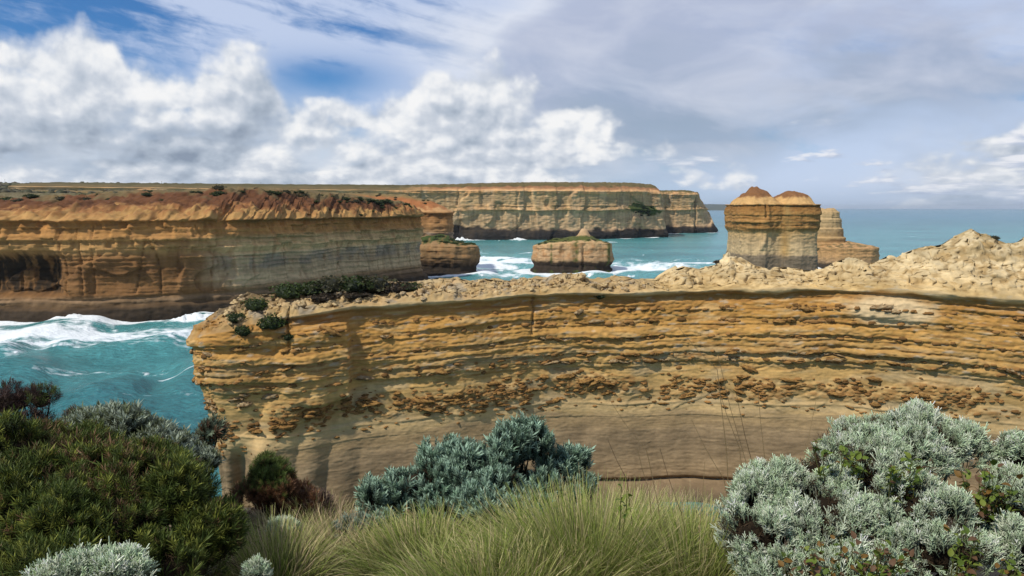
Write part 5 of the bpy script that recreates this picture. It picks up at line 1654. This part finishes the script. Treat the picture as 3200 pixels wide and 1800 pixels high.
# ---- flaky ledges standing out of the near wall
def build_ledges():
    r = np.random.default_rng(303)
    meshes = []
    for k in range(9):
        a, e = np.meshgrid(np.linspace(0, 2 * pi, 25)[:-1], np.linspace(-pi / 2, pi / 2, 13))
        d = np.stack([np.cos(e) * np.cos(a), np.cos(e) * np.sin(a), np.sin(e)], -1)
        f = 0.25 + 1.0 * ridged(d[..., 0] * 3.1 + k * 5, d[..., 1] * 3.1, d[..., 2] * 3.4, 4) ** 1.5
        f = np.where(np.abs(d[..., 2:3]).repeat(1, -1)[..., 0] > 0.999, 0.6, f)
        V = d * f[..., None] * np.array([1.0, 0.75, 0.62])
        V = V + 0.16 * np.stack([fbm(V[..., 0] * 4 + k, V[..., 1] * 4, V[..., 2] * 4 + j, 3) for j in (0, 9, 18)], -1) * (np.abs(d[..., 2:3]) < 0.999)
        lay = np.round(V[..., 2] / 0.11) * 0.11
        V[..., 2] = lerp(V[..., 2], lay, 0.6)
        n = fbm(V[..., 0] * 3 + k, V[..., 1] * 3, V[..., 2] * 6, 3)
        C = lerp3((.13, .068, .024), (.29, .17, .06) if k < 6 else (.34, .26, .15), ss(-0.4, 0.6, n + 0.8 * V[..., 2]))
        me = mesh_np('rock_ledge', V.reshape(-1, 3), grid_faces(13, 24, True), C.reshape(-1, 3), smooth_shade=False)
        me.materials.append(ROCK_NEAR)
        meshes.append(me)
    flakes = []
    for k in range(9):
        a, e = np.meshgrid(np.linspace(0, 2 * pi, 11)[:-1], np.linspace(-pi / 2, pi / 2, 7))
        d = np.stack([np.cos(e) * np.cos(a), np.cos(e) * np.sin(a), np.sin(e)], -1)
        f = 0.3 + 1.0 * ridged(d[..., 0] * 3.5 + k * 9, d[..., 1] * 3.5, d[..., 2] * 3.5, 3) ** 1.6
        flakes.append((d * f[..., None] * np.array([1.0, 0.7, 0.65])).reshape(-1, 3))
    W = RAZOR_P[:ROWS, :]
    front = np.flatnonzero((W[100, :, 0] > -43) & (W[100, :, 0] < 80) & (W[100, :, 1] < np.interp(W[100, :, 0], MEDX, MEDY)))
    off = np.array(RAZOR_ROOT.location)
    small = ([], [], [])
    nsm = 0
    for i in range(290 + 1500):
        c = r.choice(front)
        x = W[100, c, 0]
        dip = np.interp(x, LIPX, LIPZ) - 32
        kind = r.random()
        if kind < 0.74 and float(fbm(np.array(x / 5.0), np.array(3.3), 5.5, 2)) < -0.05 and r.random() < 0.8:
            kind = 0.8
        if kind < 0.74:
            b = 17.0 + 1.0 * float(pn(x / 22, 9.7)) + r.normal(0, 1.1)
            s = r.uniform(0.3, 1.15)
            k = r.integers(0, 6)
        elif kind < 0.92:
            b = r.choice([21.2, 22.3, 24.9, 27.2, 29.2]) + r.normal(0, 0.15)
            s = r.uniform(0.4, 1.3)
            k = r.integers(4, 9)
        else:
            b = r.choice([13.6, 14.4, 15.2]) + r.normal(0, 0.3)
            s = r.uniform(0.2, 0.7)
            k = r.integers(0, 6)
        col = W[:, c]
        row = np.argmin(np.abs(col[:, 2] - (b + dip)))
        q = col[row]
        nb = W[row, min(c + 3, W.shape[1] - 1)] - W[row, max(c - 3, 0)]
        ang = math.atan2(nb[1], nb[0])
        if i >= 290:                                   # the many small ones, joined
            s *= 0.42
            V = flakes[k] * np.array([s * r.uniform(0.9, 1.7), s * 0.8, s * r.uniform(0.6, 1.1)])
            a = ang + r.normal(0, 0.3)
            V = np.stack([V[:, 0] * cos(a) - V[:, 1] * sin(a), V[:, 0] * sin(a) + V[:, 1] * cos(a), V[:, 2]], 1) + (q - off)
            small[0].append(V); small[1].append(grid_faces(7, 10, True) + nsm)
            small[2].append(np.tile(np.array((.17, .092, .034)) * r.uniform(0.7, 1.8), (len(V), 1)))
            nsm += len(V)
            continue
        o = bpy.data.objects.new('rock_ledge', meshes[k])
        COL.objects.link(o)
        o.parent = RAZOR_ROOT
        o.location = tuple(q - off)
        o.rotation_euler = (r.normal(0, 0.3), r.normal(0, 0.2), ang + r.normal(0, 0.3))
        s *= 0.8
        o.scale = (s * r.uniform(0.9, 2.0), s * 0.8, s * r.uniform(0.4, 0.9))

    # loose pale boulders and slabs on the crest
    pale = []
    for k in range(5):
        V = np.array([v.co for v in meshes[k].vertices]) * np.array([0.8, 0.95, 0.8])
        n = fbm(V[:, 0] * 3, V[:, 1] * 3, V[:, 2] * 3 + k, 3)
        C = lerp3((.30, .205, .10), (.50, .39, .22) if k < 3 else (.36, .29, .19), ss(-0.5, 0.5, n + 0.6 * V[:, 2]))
        me = mesh_np('boulder', V, grid_faces(13, 24, True), C, smooth_shade=False)
        me.materials.append(ROCK_NEAR)
        pale.append(me)
    capR = RAZOR_P[ROWS:]
    for i in range(200):
        row = capR[int(r.uniform(2, 60))]
        ok = np.flatnonzero((row[:, 0] > -41) & (row[:, 0] < 78) & (row[:, 1] < np.interp(row[:, 0], MEDX, MEDY) + 0.5))
        q = row[r.choice(ok)]
        left = q[0] < 24
        if not left and r.random() < 0.85:
            q = row[r.choice(ok[row[ok, 0] < 24])]
        o = bpy.data.objects.new('boulder', pale[r.integers(0, 5) if q[0] < 24 else r.integers(0, 3)])
        COL.objects.link(o)
        o.parent = RAZOR_ROOT
        s = r.uniform(0.22, 0.85) * (1.0 if r.random() < 0.85 else 1.5)
        o.location = tuple(q - off + np.array([0, 0, -0.05 * s]))
        o.rotation_euler = (r.normal(0, 0.4), r.normal(0, 0.4), r.uniform(0, 6.28))
        o.scale = (s, s, s * r.uniform(0.6, 1.2))
    o = link('rock_flakes', mesh_np('rock_flakes', np.vstack(small[0]), np.vstack(small[1]), np.vstack(small[2]), smooth_shade=False), ROCK_NEAR, RAZOR_ROOT)
    tag(o, kind='stuff')


build_ledges()


# ---- poles on the inland skyline
def build_poles():
    for u, (x, y), lab in ((0, (-1505, 2300), 'thin utility pole at the far left edge of the skyline'), (1, (-1040, 2300), 'thin utility pole on the skyline, second from the left'),
                           (2, (-778, 2400), 'thin utility pole on the skyline, third from the left'), (3, (-568, 2500), 'thin utility pole on the skyline, nearest the far headland')):
        z = float(land_height(np.array([x * 1.0]), np.array([y * 1.0]))[0])
        root = thing('utility_pole', lab, 'pole', (x, y, z - 0.5), 'utility poles on the skyline')
        h = 18.0 if u == 0 else 14.0
        a = np.linspace(0, 2 * pi, 9)[:-1]
        V = np.vstack([np.stack([0.35 * f * np.cos(a), 0.35 * f * np.sin(a), np.full(8, zz)], 1) for zz, f in ((0, 1.2), (h, 0.8), (h + 0.1, 0.0))])
        link('pole', mesh_np('pole', V, grid_faces(3, 8, True), np.tile((.09, .08, .075), (24, 1))), BARK, root)
        b = np.array([(sx * 1.3, sy * 0.12, h - 1.2 + sz * 0.15) for sx in (-1, 1) for sy in (-1, 1) for sz in (-1, 1)])
        link('crossarm', mesh_np('crossarm', b, np.array([[0, 1, 3, 2], [4, 6, 7, 5], [0, 4, 5, 1], [2, 3, 7, 6], [0, 2, 6, 4], [1, 5, 7, 3]]), np.tile((.09, .08, .075), (8, 1)), smooth_shade=False), BARK, root)


build_poles()


# ---- sea air
def build_haze():
    lo, hi, w = -9.5, 185.0, 62000.0
    V = np.array([(sx * w, sy * w, z) for z in (lo, hi) for sy in (-1, 1) for sx in (-1, 1)])
    F = np.array([[0, 2, 3, 1], [4, 5, 7, 6], [0, 1, 5, 4], [2, 6, 7, 3], [0, 4, 6, 2], [1, 3, 7, 5]])
    m = bpy.data.materials.new('sea_air')
    m.use_nodes = True
    t = m.node_tree
    t.nodes.remove(t.nodes['Principled BSDF'])
    v = t.nodes.new('ShaderNodeVolumePrincipled')
    v.inputs['Color'].default_value = (0.80, 0.90, 1.0, 1)
    v.inputs['Density'].default_value = 2.2e-5
    v.inputs['Anisotropy'].default_value = 0.2
    t.links.new(v.outputs[0], t.nodes['Material Output'].inputs['Volume'])
    o = link('haze', mesh_np('haze', V, F, smooth_shade=False), m)
    tag(o, 'thin pale sea air over the whole coast', 'haze', kind='stuff')


build_haze()
